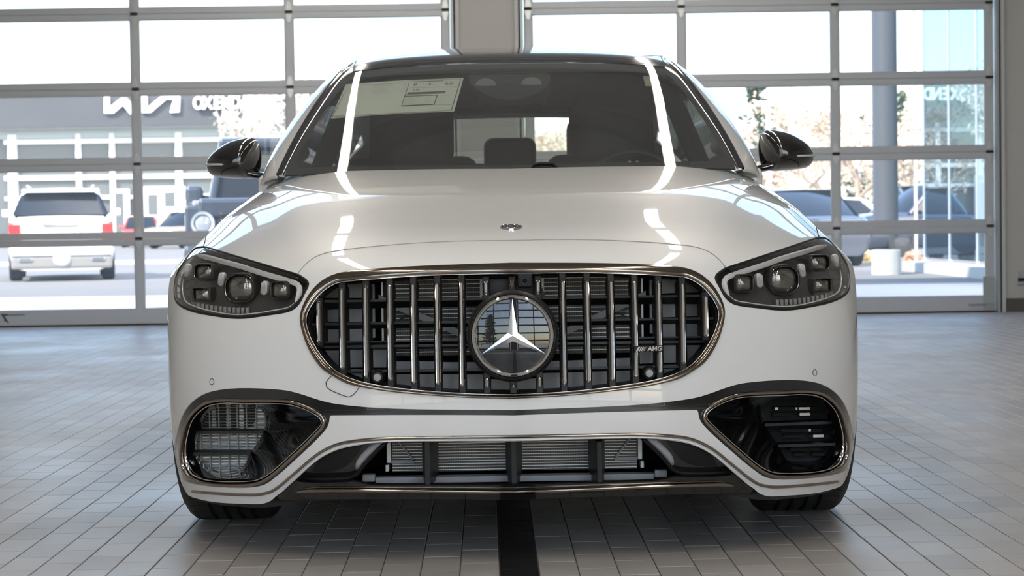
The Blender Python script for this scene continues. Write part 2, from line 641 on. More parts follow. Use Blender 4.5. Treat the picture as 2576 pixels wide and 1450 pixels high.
def tile_mat(name, c0, c1, rough):
    m = bpy.data.materials.new(name); m.use_nodes = True
    nt = m.node_tree; b = nt.nodes['Principled BSDF']
    at = nt.nodes.new('ShaderNodeAttribute'); at.attribute_name = 'shade'
    geo = nt.nodes.new('ShaderNodeNewGeometry')
    nz = nt.nodes.new('ShaderNodeTexNoise'); nz.inputs['Scale'].default_value = 9; nz.inputs['Detail'].default_value = 6
    nz2 = nt.nodes.new('ShaderNodeTexNoise'); nz2.inputs['Scale'].default_value = 160; nz2.inputs['Detail'].default_value = 3
    nz3 = nt.nodes.new('ShaderNodeTexNoise'); nz3.inputs['Scale'].default_value = 1.1; nz3.inputs['Detail'].default_value = 3
    mp = nt.nodes.new('ShaderNodeMapping'); mp.inputs['Scale'].default_value = (1, 6, 1)
    nt.links.new(geo.outputs['Position'], nz.inputs['Vector'])
    nt.links.new(geo.outputs['Position'], mp.inputs['Vector'])
    nt.links.new(mp.outputs['Vector'], nz2.inputs['Vector'])
    nt.links.new(geo.outputs['Position'], nz3.inputs['Vector'])
    ad = nt.nodes.new('ShaderNodeMath'); ad.operation = 'MULTIPLY_ADD'; ad.inputs[1].default_value = 0.55; 
    nt.links.new(at.outputs['Fac'], ad.inputs[0]); 
    m2 = nt.nodes.new('ShaderNodeMath'); m2.operation = 'MULTIPLY_ADD'; m2.inputs[1].default_value = 0.45; m2.inputs[2].default_value = -0.05
    nt.links.new(nz.outputs['Fac'], m2.inputs[0]); nt.links.new(m2.outputs[0], ad.inputs[2])
    m3 = nt.nodes.new('ShaderNodeMath'); m3.operation = 'MULTIPLY_ADD'; m3.inputs[1].default_value = 0.3
    nt.links.new(nz2.outputs['Fac'], m3.inputs[0]); nt.links.new(ad.outputs[0], m3.inputs[2])
    mx = nt.nodes.new('ShaderNodeMix'); mx.data_type = 'RGBA'
    mx.inputs['A'].default_value = (*c0, 1); mx.inputs['B'].default_value = (*c1, 1)
    nt.links.new(m3.outputs[0], mx.inputs['Factor'])
    nt.links.new(mx.outputs['Result'], b.inputs['Base Color'])
    rm = nt.nodes.new('ShaderNodeMapRange'); rm.inputs['From Min'].default_value = 0.3; rm.inputs['From Max'].default_value = 0.7
    rm.inputs['To Min'].default_value = rough-0.07; rm.inputs['To Max'].default_value = rough+0.10
    nt.links.new(nz3.outputs['Fac'], rm.inputs['Value']); nt.links.new(rm.outputs['Result'], b.inputs['Roughness'])
    bp = nt.nodes.new('ShaderNodeBump'); bp.inputs['Strength'].default_value = 0.12; bp.inputs['Distance'].default_value = 0.001
    nt.links.new(nz2.outputs['Fac'], bp.inputs['Height']); nt.links.new(bp.outputs['Normal'], b.inputs['Normal'])
    b.inputs['Specular IOR Level'].default_value = 0.2
    return m
M_tile = tile_mat('grey_quarry_tile', (0.33, 0.315, 0.305), (0.47, 0.45, 0.435), 0.40)
M_tileb = tile_mat('black_quarry_tile', (0.010, 0.010, 0.011), (0.022, 0.022, 0.024), 0.36)
M_grout = mat('dark_grout', (0.15, 0.14, 0.13), 0.8, noise=(30, 0.3, 4))
M_wall = mat('greige_wall_paint', (0.56, 0.555, 0.54), 0.7, noise=(3, 0.03, 2))
M_wallw = mat('white_jamb_trim', (0.62, 0.64, 0.66), 0.45)
M_ceil = mat('pale_ceiling_deck', (0.60, 0.585, 0.565), 0.75, noise=(2, 0.05, 2))
M_beam = mat('grey_roof_beam', (0.42, 0.41, 0.40), 0.6)
M_seal = mat('black_rubber_seal', (0.02, 0.022, 0.025), 0.6)
M_base = mat('dark_tile_base', (0.10, 0.10, 0.10), 0.5, noise=(14, 0.15, 3))
M_lamp = mat('lamp_diffuser', (0.9, 0.9, 0.9), 0.5, emit=(1.0, 0.92, 0.81), estr=LAMP_STRENGTH)

def struct(mb, name, m, parent=None):
    o = mb.build(name, m, parent)
    if parent is None: o['kind'] = 'structure'
    return o

# floor: grout bed + tiles; a dark single-tile stripe runs down the middle
floor = struct(MB(ROOM).box(XL, XR, YF, YB+0.3, -0.20, -0.0035), 'floor', M_grout)
TW, TL = 0.0925, 0.185
TX0 = 0.0065-TW/2           # left edge of the dark stripe tile
GR = 0.0026
def tile_proto(name, m, shade):
    a, b2, c, z0 = TW/2-GR/2, TL/2-GR/2, 0.0016, -0.0035
    V = [(-a, -b2, z0), (a, -b2, z0), (a, b2, z0), (-a, b2, z0), (-a, -b2, -c*.8), (a, -b2, -c*.8), (a, b2, -c*.8), (-a, b2, -c*.8),
         (-a+c, -b2+c, 0), (a-c, -b2+c, 0), (a-c, b2-c, 0), (-a+c, b2-c, 0)]
    F = [(8, 9, 10, 11)]
    for i in range(4):
        j = (i+1) % 4
        F += [(i, j, 4+j, 4+i), (4+i, 4+j, 8+j, 8+i)]
    me = bpy.data.meshes.new(name); me.from_pydata(V, [], F); me.update(); me.materials.append(m)
    at = me.attributes.new('shade', 'FLOAT', 'POINT'); at.data.foreach_set('value', [shade]*len(V))
    return me, V, F
protos = [tile_proto('tile', M_tile, s)[0] for s in np.linspace(0, 1, 10)]
protob = [tile_proto('tile', M_tileb, s)[0] for s in (0.2, 0.5, 0.8)]
_, TV, TF = tile_proto('tile_shape', M_tile, 0)
cells = []
for ci in range(int((XL-TX0)/TW), int((XR-TX0)/TW)):
    for ri in range(int(YF/TL)-1, int(YB/TL)+1):
        cx = TX0+(ci+0.5)*TW
        cy = (ri+(0.5 if ci % 2 else 0.0)+0.27)*TL
        if cy < YF+TL or cy > YB+0.1: continue
        cells.append((cx, cy, ci, random.random()))
CA = np.array([(c[0], c[1], 0) for c in cells])
WA = CA @ np.array(ROOM.to_3x3()).T
pxs = to_px(WA)
depth = (WA-np.array(CAM)) @ np.array(FW)
vis = (depth > 3) & (pxs[:, 0] > -20) & (pxs[:, 0] < 2596) & (pxs[:, 1] < 1462) & (pxs[:, 1] > 780)
hid = (WA[:, 1] > 0.55) & (np.abs(WA[:, 0]) < 0.9)
order = [i for i in np.argsort(np.where(vis & ~hid, depth, 1e9)) if vis[i] and not hid[i]][:298]
near = set(order)
RZ = math.radians(0.75)
for i in order:
    cx, cy, ci, r = cells[i]
    me = random.choice(protob) if ci == 0 else protos[int(r*9.99)]
    o = bpy.data.objects.new('tile', me)
    COL.objects.link(o)
    o.parent = floor
    o.location = ROOM @ Vector((cx, cy, random.uniform(-0.0005, 0.0)))
    o.rotation_euler = (random.uniform(-.002, .002), random.uniform(-.003, .003), RZ)
far = [i for i in range(len(cells)) if i not in near and WA[i, 1] > -7.0]
for stripe, nm, m in ((False, 'far_tiles', M_tile), (True, 'far_stripe_tiles', M_tileb)):
    V = []; F = []; A = []
    base = np.array(TV)
    for i in far:
        cx, cy, ci, r = cells[i]
        if (ci == 0) != stripe: continue
        b = len(V)
        V += (base+[cx, cy, -0.0004*r]).tolist()
        F += [tuple(k+b for k in f) for f in TF]
        A += [r]*len(TV)
    V = (np.array(V) @ np.array(ROOM.to_3x3()).T)
    o = mobj(nm, V, F, m, floor)
    at = o.data.attributes.new('shade', 'FLOAT', 'POINT'); at.data.foreach_set('value', A)
    o['kind'] = 'stuff'

# walls, ceiling
COLX = [(-4.252, -2.963, -1.677, -0.372), (0.318, 1.599, 2.885, 4.18)]
DOORX = [(-4.29, -0.335), (0.28, 4.222)]
DTOP = 4.52
def end_wall(name, y0, y1):
    mb = MB(ROOM)
    mb.box(XL, DOORX[0][0]-0.05, y0, y1, 0, ZC)
    mb.box(DOORX[0][1]+0.05, DOORX[1][0]-0.05, y0, y1, 0, ZC)
    mb.box(DOORX[1][1]+0.05, XR, y0, y1, 0, ZC)
    for a, b in DOORX:
        mb.box(a-0.05, b+0.05, y0, y1, DTOP, ZC)
    return struct(mb, name, M_wall)
end_wall('wall_back', YB-0.02, YB+0.30)
end_wall('wall_front', YF-0.30, YF+0.02)
struct(MB(ROOM).box(XL-0.3, XL, YF-0.3, YB+0.3, -0.1, ZC), 'wall_left', M_wall)
struct(MB(ROOM).box(XR, XR+0.3, YF-0.3, YB+0.3, -0.1, ZC), 'wall_right', M_wall)
ceil = struct(MB(ROOM).box(XL-0.3, XR+0.3, YF-0.3, YB+0.3, ZC, ZC+0.9), 'ceiling', M_ceil)
for k in range(8):
    y = YF+1.4+k*2.6
    mb = MB(ROOM)
    mb.box(XL, XR, y-0.08, y+0.08, ZC-0.05, ZC); mb.box(XL, XR, y-0.012, y+0.012, ZC-0.36, ZC-0.05); mb.box(XL, XR, y-0.08, y+0.08, ZC-0.40, ZC-0.36)
    mb.build('roof_beam', M_beam, ceil)
struct(MB(ROOM).box(-6.6, XR+0.3, 2.0, YB+0.3, ZC+0.9, 14.0), 'shade_block', M_wall)  # unseen mass added above the roof to shade the apron and column
struct(MB(ROOM).box(DOORX[1][1]+0.06, XR, YB-0.035, YB-0.021, 0, 0.115), 'baseboard_back', M_base)
struct(MB(ROOM).box(DOORX[0][1]+0.10, DOORX[1][0]-0.10, YB-0.035, YB-0.021, 0, 0.115), 'baseboard_pillar', M_base)

# glazed sectional doors
M_hinge = mat('bright_hinge_steel', (0.72, 0.74, 0.77), 0.28, 0.7)
def sec_door(name, cols, y, s, full):
    """y: inside face; s=+1 when outside is towards +y"""
    SEC = 0.624
    x0, x1 = cols[0], cols[-1]
    w = 0.037
    root = empty(name, ROOM @ Vector(((x0+x1)/2, y, 0)), RZ)
    root['kind'] = 'structure'
    def yy(a, b):
        return (y+s*a, y+s*b) if s > 0 else (y+s*b, y+s*a)
    zs = [0.012, 0.726]+[0.726+SEC*k for k in range(1, 7)]
    ya, yb = yy(0.0, 0.05)
    for r in range(len(zs)-1):
        za, zb = zs[r]+0.0006, zs[r+1]-0.0006
        rb = 0.125 if r == 0 else 0.052
        rt = 0.052
        MB(ROOM).bbox(x0-w, x1+w, ya, yb, za, za+rb, 0.003).build('bottom_rail' if r == 0 else 'rail', M_alum, root)
        MB(ROOM).bbox(x0-w, x1+w, ya, yb, zb-rt, zb, 0.003).build('rail', M_alum, root)
        for ix, cx in enumerate(cols):
            MB(ROOM).bbox(cx-w, cx+w, ya+s*0.004, yb, za+rb-0.004, zb-rt+0.004, 0.006).build('stile' if ix in (0, len(cols)-1) else 'mullion', M_alum, root)
        for k in range(len(cols)-1):
            yg = y+s*0.025
            gx0, gx1, gz0, gz1 = cols[k]+w-0.006, cols[k+1]-w+0.006, za+rb-0.006, zb-rt+0.006
            V = [ROOM @ Vector(p) for p in ((gx0, yg, gz0), (gx1, yg, gz0), (gx1, yg, gz1), (gx0, yg, gz1))]
            mobj('pane', V, [(0, 1, 2, 3)], M_glass, root)
            # slim glazing bead around the pane on the room side
            mb = MB(ROOM)
            t = 0.006; y1_, y2_ = yy(0.006, 0.020)
            mb.box(gx0+.006, gx1-.006, y1_, y2_, gz0+.006, gz0+.006+t); mb.box(gx0+.006, gx1-.006, y1_, y2_, gz1-.006-t, gz1-.006)
            mb.box(gx0+.006, gx0+.006+t, y1_, y2_, gz0, gz1); mb.box(gx1-.006-t, gx1-.006, y1_, y2_, gz0, gz1)
            mb.build('glazing_bead', M_alum if full else M_seal, root)
    if full:
        # hinges: pointed leaf plates above and below each joint, dark knuckle between
        for r in range(1, len(zs)-1):
            if zs[r] > 3.0: continue
            for cx in cols:
                z = zs[r]
                mb = MB(ROOM)
                for d in (1, -1):
                    poly = [(cx-0.026, z+d*0.014), (cx+0.026, z+d*0.014), (cx+0.022, z+d*0.05), (cx+0.012, z+d*0.082), (cx, z+d*0.095), (cx-0.012, z+d*0.082), (cx-0.022, z+d*0.05)]
                    mb.prism(poly, 'y', y-0.006, y+0.001)
                    mb.prism([(cx+(p[0]-cx)*0.55, z+d*0.02+(p[1]-z-d*0.014)*0.62) for p in poly], 'y', y-0.010, y-0.005)
                h = mb.build('hinge', M_hinge, root)
                kb = MB(ROOM).tube([(cx-0.03, y-0.010, z), (cx+0.03, y-0.010, z)], 0.011, 10)
                kb.build('knuckle', M_seal, h)
        MB(ROOM).box(x0-w-0.01, x1+w+0.01, y-0.004, y+0.05, 0.0, 0.013).build('floor_seal', M_seal, root)
    return root
d1 = sec_door('door_1', COLX[0], YB, 1, True)
d2 = sec_door('door_2', COLX[1], YB, 1, True)
d3 = sec_door('door_3', COLX[0], YF, -1, False)
d4 = sec_door('door_4', COLX[1], YF, -1, False)
# corner plate and slide bolt on the right door, decal on the left door
o = MB(ROOM).box(4.115, 4.217, YB-0.004, YB+0.001, 0.02, 0.30).build('corner_plate', M_steel, d2)
mb = MB(ROOM).box(4.00, 4.21, YB-0.012, YB-0.004, 0.060, 0.072); mb.tube([(3.99, YB-0.014, 0.066), (4.20, YB-0.014, 0.066)], 0.005, 8); mb.box(4.14, 4.165, YB-0.025, YB-0.004, 0.052, 0.08)
mb.build('slide_bolt', M_steel, d2)
M_decal = mat('black_print', (0.02, 0.02, 0.02), 0.6); M_decalg = mat('green_print', (0.10, 0.20, 0.13), 0.6)
mb = MB(ROOM)
mb.box(-4.125, -4.07, YB-0.0015, YB+0.0, 0.098, 0.112)
mb.prism([(-4.118, 0.095), (-4.10, 0.095), (-4.06, 0.035), (-4.075, 0.04), (-4.09, 0.055), (-4.105, 0.05), (-4.098, 0.068)], 'y', YB-0.0015, YB)
mb.build('door_decal', M_decal, d1)
MB(ROOM).box(-4.065, -3.93, YB-0.0015, YB, 0.099, 0.108).build('door_decal_line', M_decalg, d1)
# jambs: rubber seal, steel track channel, white trim
k = 0
for (xe, s) in ((DOORX[0][1], 1), (DOORX[1][0], -1), (DOORX[1][1], 1), (DOORX[0][0], -1)):
    k += 1
    def bx(a, b, y0, y1, m, nm, par=None):
        lo, hi = sorted((xe+s*a, xe+s*b))
        return MB(ROOM).box(lo, hi, y0, y1, 0.0, DTOP).build(nm, m, par)
    t = bx(0.045, 0.075, YB-0.045, YB-0.02, M_wallw, 'trim_%d' % k)
    t['kind'] = 'structure'
    bx(0.028, 0.045, YB-0.030, YB+0.05, M_seal, 'rubber_seal', t)
    bx(0.004, 0.016, YB-0.060, YB+0.05, M_steel, 'track_channel', t)
    bx(0.016, 0.028, YB-0.052, YB-0.04, M_steel, 'track_lip', t)
# wall box beside the right door
wb = empty('wall_outlet', ROOM @ Vector((4.43, YB-0.02, 0.29)), RZ)
tag(wb, 'steel outlet cover plate low on the wall right of the glazed door', 'outlet')
MB(ROOM).bbox(4.392, 4.468, YB-0.034, YB-0.02, 0.225, 0.345, 0.006).build('cover_plate', M_steel, wb)
MB(ROOM).box(4.402, 4.458, YB-0.040, YB-0.033, 0.255, 0.285).build('socket', M_matte, wb)
MB(ROOM).tube([(4.43, YB-0.042, 0.315), (4.43, YB-0.033, 0.315)], 0.010, 10).build('screw', M_chrome, wb)

# ceiling strip lamps
LAMPS = [(-2.35, 0.3, 3.0), (2.35, 0.3, 3.0)]
def strip_lamp(x, y0, y1, z, label, w=0.14):
    r = empty('strip_lamp', ROOM @ Vector((x, (y0+y1)/2, z)), RZ)
    tag(r, label, 'lamp', 'strip lamps under the ceiling')
    MB(ROOM).bbox(x-w/2-0.012, x+w/2+0.012, y0-0.01, y1+0.01, z+0.012, z+0.07, 0.006).build('housing', M_white, r)
    MB(ROOM).box(x-w/2, x+w/2, y0, y1, z, z+0.0125).build('diffuser', M_lamp, r)
    for yy in (y0+0.3, y1-0.3):
        MB(ROOM).tube([(x, yy, z+0.07), (x, yy, ZC)], 0.004, 6).build('hanger', M_steel, r)
    return r
LZ = 4.75
ORD = ['nearest the front wall', 'second from the front wall', 'third from the front wall', 'fourth from the front wall', 'nearest the back doors']
for sx, side in ((-1, 'left'), (1, 'right')):
    for k, (a, b) in enumerate(((-8.6, -5.6), (-4.6, -1.0), (0.2, 3.2), (4.1, 8.6), (9.3, 11.1))):
        strip_lamp(sx*1.6, a, b, LZ, 'strip lamp %s in the %s-hand ceiling row' % (ORD[k], side))

# ------------------------------------------------------------------ outdoors behind the back doors (and a little in front of the front doors)
GZ = -0.10
def ground_z(Y): return -0.03 if Y < 13 else max(GZ, -0.03-(Y-13)*0.010)
M_asph = mat('pale_asphalt', (0.19, 0.178, 0.168), 0.85, noise=(0.6, 0.12, 4))
M_conc = mat('light_concrete', (0.52, 0.50, 0.47), 0.85, noise=(0.8, 0.08, 4))
M_paleg = mat('pale_paving', (0.46, 0.44, 0.41), 0.85, noise=(0.8, 0.08, 4))
mb = MB(); mb.box(-140, 140, 20.0, 260, GZ-0.3, GZ); struct(mb, 'road', M_asph)
mb = MB(ROOM)
mb.add([(-60, YB+0.3, -0.03), (60, YB+0.3, -0.03), (60, 21.2, GZ+0.005), (-60, 21.2, GZ+0.005), (-60, YB+0.3, -0.4), (60, YB+0.3, -0.4), (60, 21.2, -0.4), (-60, 21.2, -0.4)],
       [(0, 1, 2, 3), (0, 4, 5, 1), (1, 5, 6, 2), (2, 6, 7, 3), (3, 7, 4, 0)])
struct(mb, 'apron', M_conc)
mb = MB(ROOM); mb.box(-60, 60, -90, YF-0.3, -0.4, -0.03); struct(mb, 'forecourt', M_conc)
mb = MB(); mb.box(-60, 60, 98, 112, GZ, GZ+0.12); struct(mb, 'pavement', M_paleg)
mb = MB(); mb.box(-30, -4.5, 44, 48, GZ, GZ+0.03); struct(mb, 'lane_strip', M_paleg)

# porch slab and its round column beyond the right door
M_porch = mat('porch_grey', (0.40, 0.40, 0.41), 0.7)
M_colm = mat('grey_column_paint', (0.075, 0.08, 0.09), 0.5)
pc = at_z(2229, 690, -0.09)
col = empty('round_column', (pc.x, pc.y, -0.09))
tag(col, 'thick round grey column with pale fluted base seen through the right glazed door', 'column')
rc = 31.5*(pc-CAM).dot(FW)/FPX
auto_smooth(MB().lathe([(rc, 0.5), (rc, 6.1)], seg=36, origin=(pc.x, pc.y, 0)).build('shaft', M_colm, col))
pts = []
zt = at_y(2229, 628, pc.y).z
mb = MB()
nfl = 40
V = []
for z in (GZ, zt-0.02, zt):
    for k in range(nfl*2):
        a = math.pi*k/nfl; r = rc*1.16*(1.0 if k % 2 else 0.975)*(0.985 if z == zt else 1)
        V.append((pc.x+r*math.cos(a), pc.y+r*math.sin(a), z))
N2 = nfl*2
F = [(i*N2+k, i*N2+(k+1) % N2, (i+1)*N2+(k+1) % N2, (i+1)*N2+k) for i in range(2) for k in range(N2)]+[tuple(2*N2+k for k in range(N2))]
mb.add(V, F).build('fluted_base', mat('fluted_base_grey', (0.42, 0.42, 0.42), 0.6), col)
pp = at_z(2305, 672, -0.1)
post = empty('slim_post', (pp.x, pp.y, -0.1)); tag(post, 'slim grey post just right of the round column', 'post')
MB().lathe([(0.032, 0), (0.032, 6.1)], seg=16, origin=(pp.x, pp.y, 0)).build('shaft', M_porch, post)
MB().box(pp.x-0.07, pp.x+0.07, pp.y-0.07, pp.y+0.07, -0.1, -0.08).build('foot_plate', M_porch, post)

# mirror-glass showroom wing on the right
M_wing = glassmat('reflective_glazing', (0.13, 0.18, 0.20), ior=2.1)
M_wing.node_tree.nodes['Glossy BSDF'].inputs['Color'].default_value = (0.66, 0.86, 1.0, 1)
wing_ = empty('glass_wing', (7.0, 26, -0.1)); tag(wing_, 'reflective glazed showroom wing at the right edge of the view', 'building')
wa = Vector(((2327-1288)/4800*32.0, 27.5, 0)); wd = Vector((math.sin(math.radians(-2.4)), math.cos(math.radians(-2.4)), 0))
def wp_(t, z): return (wa+wd*t) + Vector((0, 0, z))
ts = [0, -1.55, -3.1, -4.6, -6.2, -7.8]
for i in range(len(ts)-1):
    for (z0, z1) in ((0.12, 3.0), (3.0, 6.1)):
        mobj('glass_panel', [wp_(ts[i], z0), wp_(ts[i+1], z0), wp_(ts[i+1], z1), wp_(ts[i], z1)], [(0, 1, 2, 3)], M_wing, wing_)
for t in ts:
    p = wp_(t, 0); MB().box(p.x-0.012, p.x+0.03, p.y-0.02, p.y+0.02, GZ, 6.1).build('mullion', M_alum, wing_)
a, b = wp_(0.1, 0), wp_(-8, 0)
mb = MB(); mb.add([(a.x-0.35, a.y, GZ), (b.x-0.35, b.y, GZ), (b.x+0.1, b.y, GZ), (a.x+0.1, a.y, GZ), (a.x-0.35, a.y, GZ+0.16), (b.x-0.35, b.y, GZ+0.16), (b.x+0.1, b.y, GZ+0.16), (a.x+0.1, a.y, GZ+0.16)],
                  [(4, 5, 6, 7)[::-1], (0, 1, 5, 4), (1, 2, 6, 5), (2, 3, 7, 6), (3, 0, 4, 7)]); mb.build('kerb', M_conc, wing_)

# ------------------------------------------------------------------ dealership across the road
M_fasc = mat('slate_fascia', (0.060, 0.062, 0.068), 0.55, noise=(0.5, 0.1, 2))
M_frame = mat('white_frame', (0.80, 0.80, 0.79), 0.5)
M_dglass = mat('dark_shop_glass', (0.10, 0.115, 0.125), 0.08, 0.0, spec=0.6)
M_soff = mat('pale_soffit', (0.45, 0.50, 0.50), 0.7)
M_letter = mat('white_letter', (0.90, 0.90, 0.90), 0.5)
DY = 98.0
dl = empty('dealership', (-22, DY, GZ)); tag(dl, 'dealership across the road with slate fascia and white letters', 'building')
def dp(px, py, Y=DY): return at_y(px, py, Y)
x0 = dp(-60, 400).x; x1 = dp(1140, 400).x
zt, zb = dp(600, 228).z, dp(600, 316).z
MB().box(x0, x1, DY-1.2, DY+14, zb, zt).build('fascia', M_fasc, dl)
MB().box(x0, x1, DY-1.0, DY+14, zb-0.06, zb).build('soffit', M_soff, dl)
MB().box(x0, x1, DY+0.15, DY+14, GZ, zb).build('glazed_wall', M_dglass, dl)
zs_ = zb-0.55
MB().box(x0, x1, DY-0.05, DY+0.2, zs_, zb-0.06).build('header_band', M_soff, dl)
for px, w in ((32, 22), (198, 12), (283, 12), (450, 16), (560, 12), (690, 12), (820, 12), (950, 12), (1080, 12)):
    p = dp(px, 400); hw = w/2*102.5/4800
    MB().box(p.x-hw, p.x+hw, DY-0.15, DY+0.2, GZ, zs_+0.25).build('column', M_frame, dl)
for py, th in ((355, 12), (446, 11), (497, 9)):
    z = dp(240, py).z; h = th/2*102.5/4800
    MB().box(x0+1.5, x1, DY-0.08, DY+0.18, z-h, z+h).build('transom', M_frame, dl)
# entrance: white portal with doors
def rect(px0, py0, px1, py1, y, th, m, nm):
    a, b = dp(px0, py0), dp(px1, py1)
    return MB().box(a.x, b.x, DY+y, DY+y+th, b.z, a.z).build(nm, m, dl)
rect(282, 476, 330, 598, -0.35, 0.3, M_frame, 'entrance_frame'); rect(293, 486, 316, 596, -0.38, 0.05, M_dglass, 'entrance_door')
rect(362, 470, 470, 598, -0.35, 0.3, M_frame, 'entrance_frame'); rect(375, 490, 400, 540, -0.38, 0.05, M_dglass, 'entrance_door'); rect(417, 484, 443, 520, -0.38, 0.05, M_dglass, 'entrance_door')
# brand letters, built as thick strokes
def stroke(poly, nm='letter'):
    P = [dp(*p, DY-1.2) for p in poly]
    mb = MB(); mb.prism([(p.x, p.z) for p in P], 'y', DY-1.42, DY-1.2); mb.build(nm, M_letter, dl)
q = lambda x, y: (x/2.995, y/2.995)
stroke([q(790, 730), q(828, 730), q(828, 812), q(915, 742), q(960, 742), q(1010, 800), q(1010, 862), q(985, 862), q(932, 795), q(858, 856), q(790, 856)])
stroke([q(1070, 725), q(1112, 725), q(1112, 815), q(1215, 730), q(1360, 728), q(1354, 846), q(1285, 850), q(1310, 752), q(1255, 752), q(1140, 850), q(1070, 850)])
c = dp(574, 258, DY-1.45)
for k, ch in enumerate('OXENDALE'):
    p = dp(499+k*23.5, 261-k*0.35, DY-1.42)
    text_obj_later = None
    V, F = None, None
    LET = LET+[(ch, p)] if 'LET' in globals() else [(ch, p)]

# ------------------------------------------------------------------ vehicles
M_tailred = mat('red_lamp', (0.55, 0.03, 0.03), 0.25, coat=0.5)
M_headl = mat('lamp_glass', (0.55, 0.57, 0.60), 0.12, 0.5)
M_wht_car = mat('white_car_paint', (0.82, 0.82, 0.82), 0.3, coat=1)
M_navy = mat('dark_blue_paint', (0.035, 0.045, 0.070), 0.3, coat=1)
M_slate = mat('slate_blue_paint', (0.045, 0.054, 0.075), 0.3, coat=1)
M_red = mat('red_paint', (0.62, 0.05, 0.04), 0.3, coat=1)
M_tan = mat('tan_paint', (0.42, 0.34, 0.26), 0.35, 0.2, coat=1)
M_dkgl = mat('car_window', (0.015, 0.018, 0.02), 0.05, spec=0.7)
M_greyb = mat('grey_bumper', (0.24, 0.23, 0.22), 0.6)

M_rimd = mat('dark_wheel_rim', (0.07, 0.07, 0.075), 0.4, 0.5)
def vehicle(name, label, loc, rot, L, W, H, paint, kind='sedan', detail=True, beltf=None):
    """front faces local -y; origin on the ground under the middle"""
    root = empty(name, loc, rot); tag(root, label, 'car')
    T = Matrix.Translation(loc) @ Matrix.Rotation(rot, 4, 'Z')
    hw = W/2
    belt = H*(beltf or (0.60 if kind != 'sedan' else 0.62))
    clr = 0.20
    hood = belt*0.98 if kind == 'suv' else belt*0.93
    # stations: y fraction (-.5 front .. .5 rear), half width factor, top height
    if kind == 'sedan':
        st = [(-.5, .80, hood*.80), (-.485, .90, hood*.88), (-.44, .97, hood*.93), (-.36, 1, hood*.97), (-.20, 1, belt), (0, 1, belt), (.25, 1, belt), (.40, .99, belt*1.02), (.47, .95, belt*1.02), (.495, .90, belt*.97), (.5, .84, belt*.85)]
        cab = [(-.24, belt*.98), (-.10, H*.97), (.05, H), (.18, H*.98), (.38, belt)]
    else:
        st = [(-.5, .82, hood*.78), (-.487, .91, hood*.90), (-.44, .97, hood*.96), (-.36, 1, hood*.99), (-.22, 1, belt), (0, 1, belt), (.3, 1, belt), (.44, .99, belt), (.48, .96, belt*.99), (.495, .92, belt*.95), (.5, .88, belt*.8)]
        cab = [(-.26, belt*.98), (-.12, H*.96), (.0, H), (.30, H*.985), (.44, H*.93), (.485, belt)]
    rings = []
    for (t, wf, zt) in st:
        w = hw*wf; y = t*L
        half = [(0, clr), (w*.80, clr), (w*.95, clr+.10), (w, clr+(zt-clr)*.35), (w*.995, clr+(zt-clr)*.68), (w*.95, clr+(zt-clr)*.90), (w*.84, zt), (w*.45, zt+.012), (0, zt+.016)]
        rings.append([(-x, y, z) for x, z in half[::-1]][:-1]+[(x, y, z) for x, z in half])
    nv = len(rings[0]); V = sum(rings, [])
    mb = MB(T); mb.grid(V, len(rings), nv)
    mb.add(rings[0], [tuple(range(nv))]); mb.add(rings[-1], [tuple(range(nv))[::-1]])
    auto_smooth(mb.build('body', paint, root), 40)
    # cabin: painted roof + dark glass band
    rs = []
    for (t, z) in cab:
        y = t*L; k = (z-belt)/(H-belt)
        wb_, wt_ = hw*.90, hw*(.90-.20*max(0, k))
        rs.append([(-wb_, y, belt-.03), (-(wb_+wt_)/2, y, (belt+z)/2), (-wt_, y, z-.05), (-wt_*.86, y, z), (0, y, z+.012), (wt_*.86, y, z), (wt_, y, z-.05), ((wb_+wt_)/2, y, (belt+z)/2), (wb_, y, belt-.03)])
    mb = MB(T); mb.grid(sum(rs, []), len(rs), 9)
    mb.add(rs[0], [tuple(range(9))]); mb.add(rs[-1], [tuple(range(9))[::-1]])
    auto_smooth(mb.build('cabin_glass', M_dkgl, root), 40)
    mb = MB(T)
    rr = [[(p[0]*1.01, p[1], p[2]+.008) for p in r[2:7]] for r in rs[1:-1]]
    mb.grid(sum(rr, []), len(rr), 5); auto_smooth(mb.build('roof', paint, root), 40)
    # pillars
    for s in (-1, 1):
        for i, th in ((0, .045), (len(rs)-2, .06)):
            a = Vector(rs[i][0 if s < 0 else 8]); b = Vector(rs[i+1][2 if s < 0 else 6])
            MB(T).tube([a, b], th, 6).build('pillar', paint, root)
        mid = rs[2]; a = Vector(mid[0 if s < 0 else 8]); b = Vector(mid[2 if s < 0 else 6])
        MB(T).tube([a, b], .04, 6).build('pillar', paint if not detail else M_satin, root)
    wr = .33 if kind == 'sedan' else .36
    for s in (-1, 1):
        for t in (-.31, .29):
            w = empty('wheel', T @ Vector((s*(hw-.11), t*L, 0)), rot, parent=root)
            mb = MB(T); mb.lathe([(wr*.62, -.11), (wr*.93, -.11), (wr, -.08), (wr, .08), (wr*.93, .11), (wr*.62, .11)], axis='x', seg=24, origin=(s*(hw-.11), t*L, wr))
            auto_smooth(mb.build('tyre', M_rubber, w))
            mb = MB(T); mb.lathe([(0.001, s*.10), (wr*.3, s*.10), (wr*.63, s*.085), (wr*.66, s*.11)], axis='x', seg=20, origin=(s*(hw-.11), t*L, wr)); mb.build('rim', M_rimd, w)
    for s in (-1, 1):
        MB(T).bbox(min(s*hw*.60, s*hw*.93), max(s*hw*.60, s*hw*.93), -.5*L-.006, -.455*L, hood*.66, hood*.80, .02).build('headlamp', M_headl, root)
        MB(T).bbox(min(s*hw*1.02, s*hw*1.2), max(s*hw*1.02, s*hw*1.2), -.20*L, -.17*L, belt, belt+.14, .03).build('wing_mirror', paint, root)
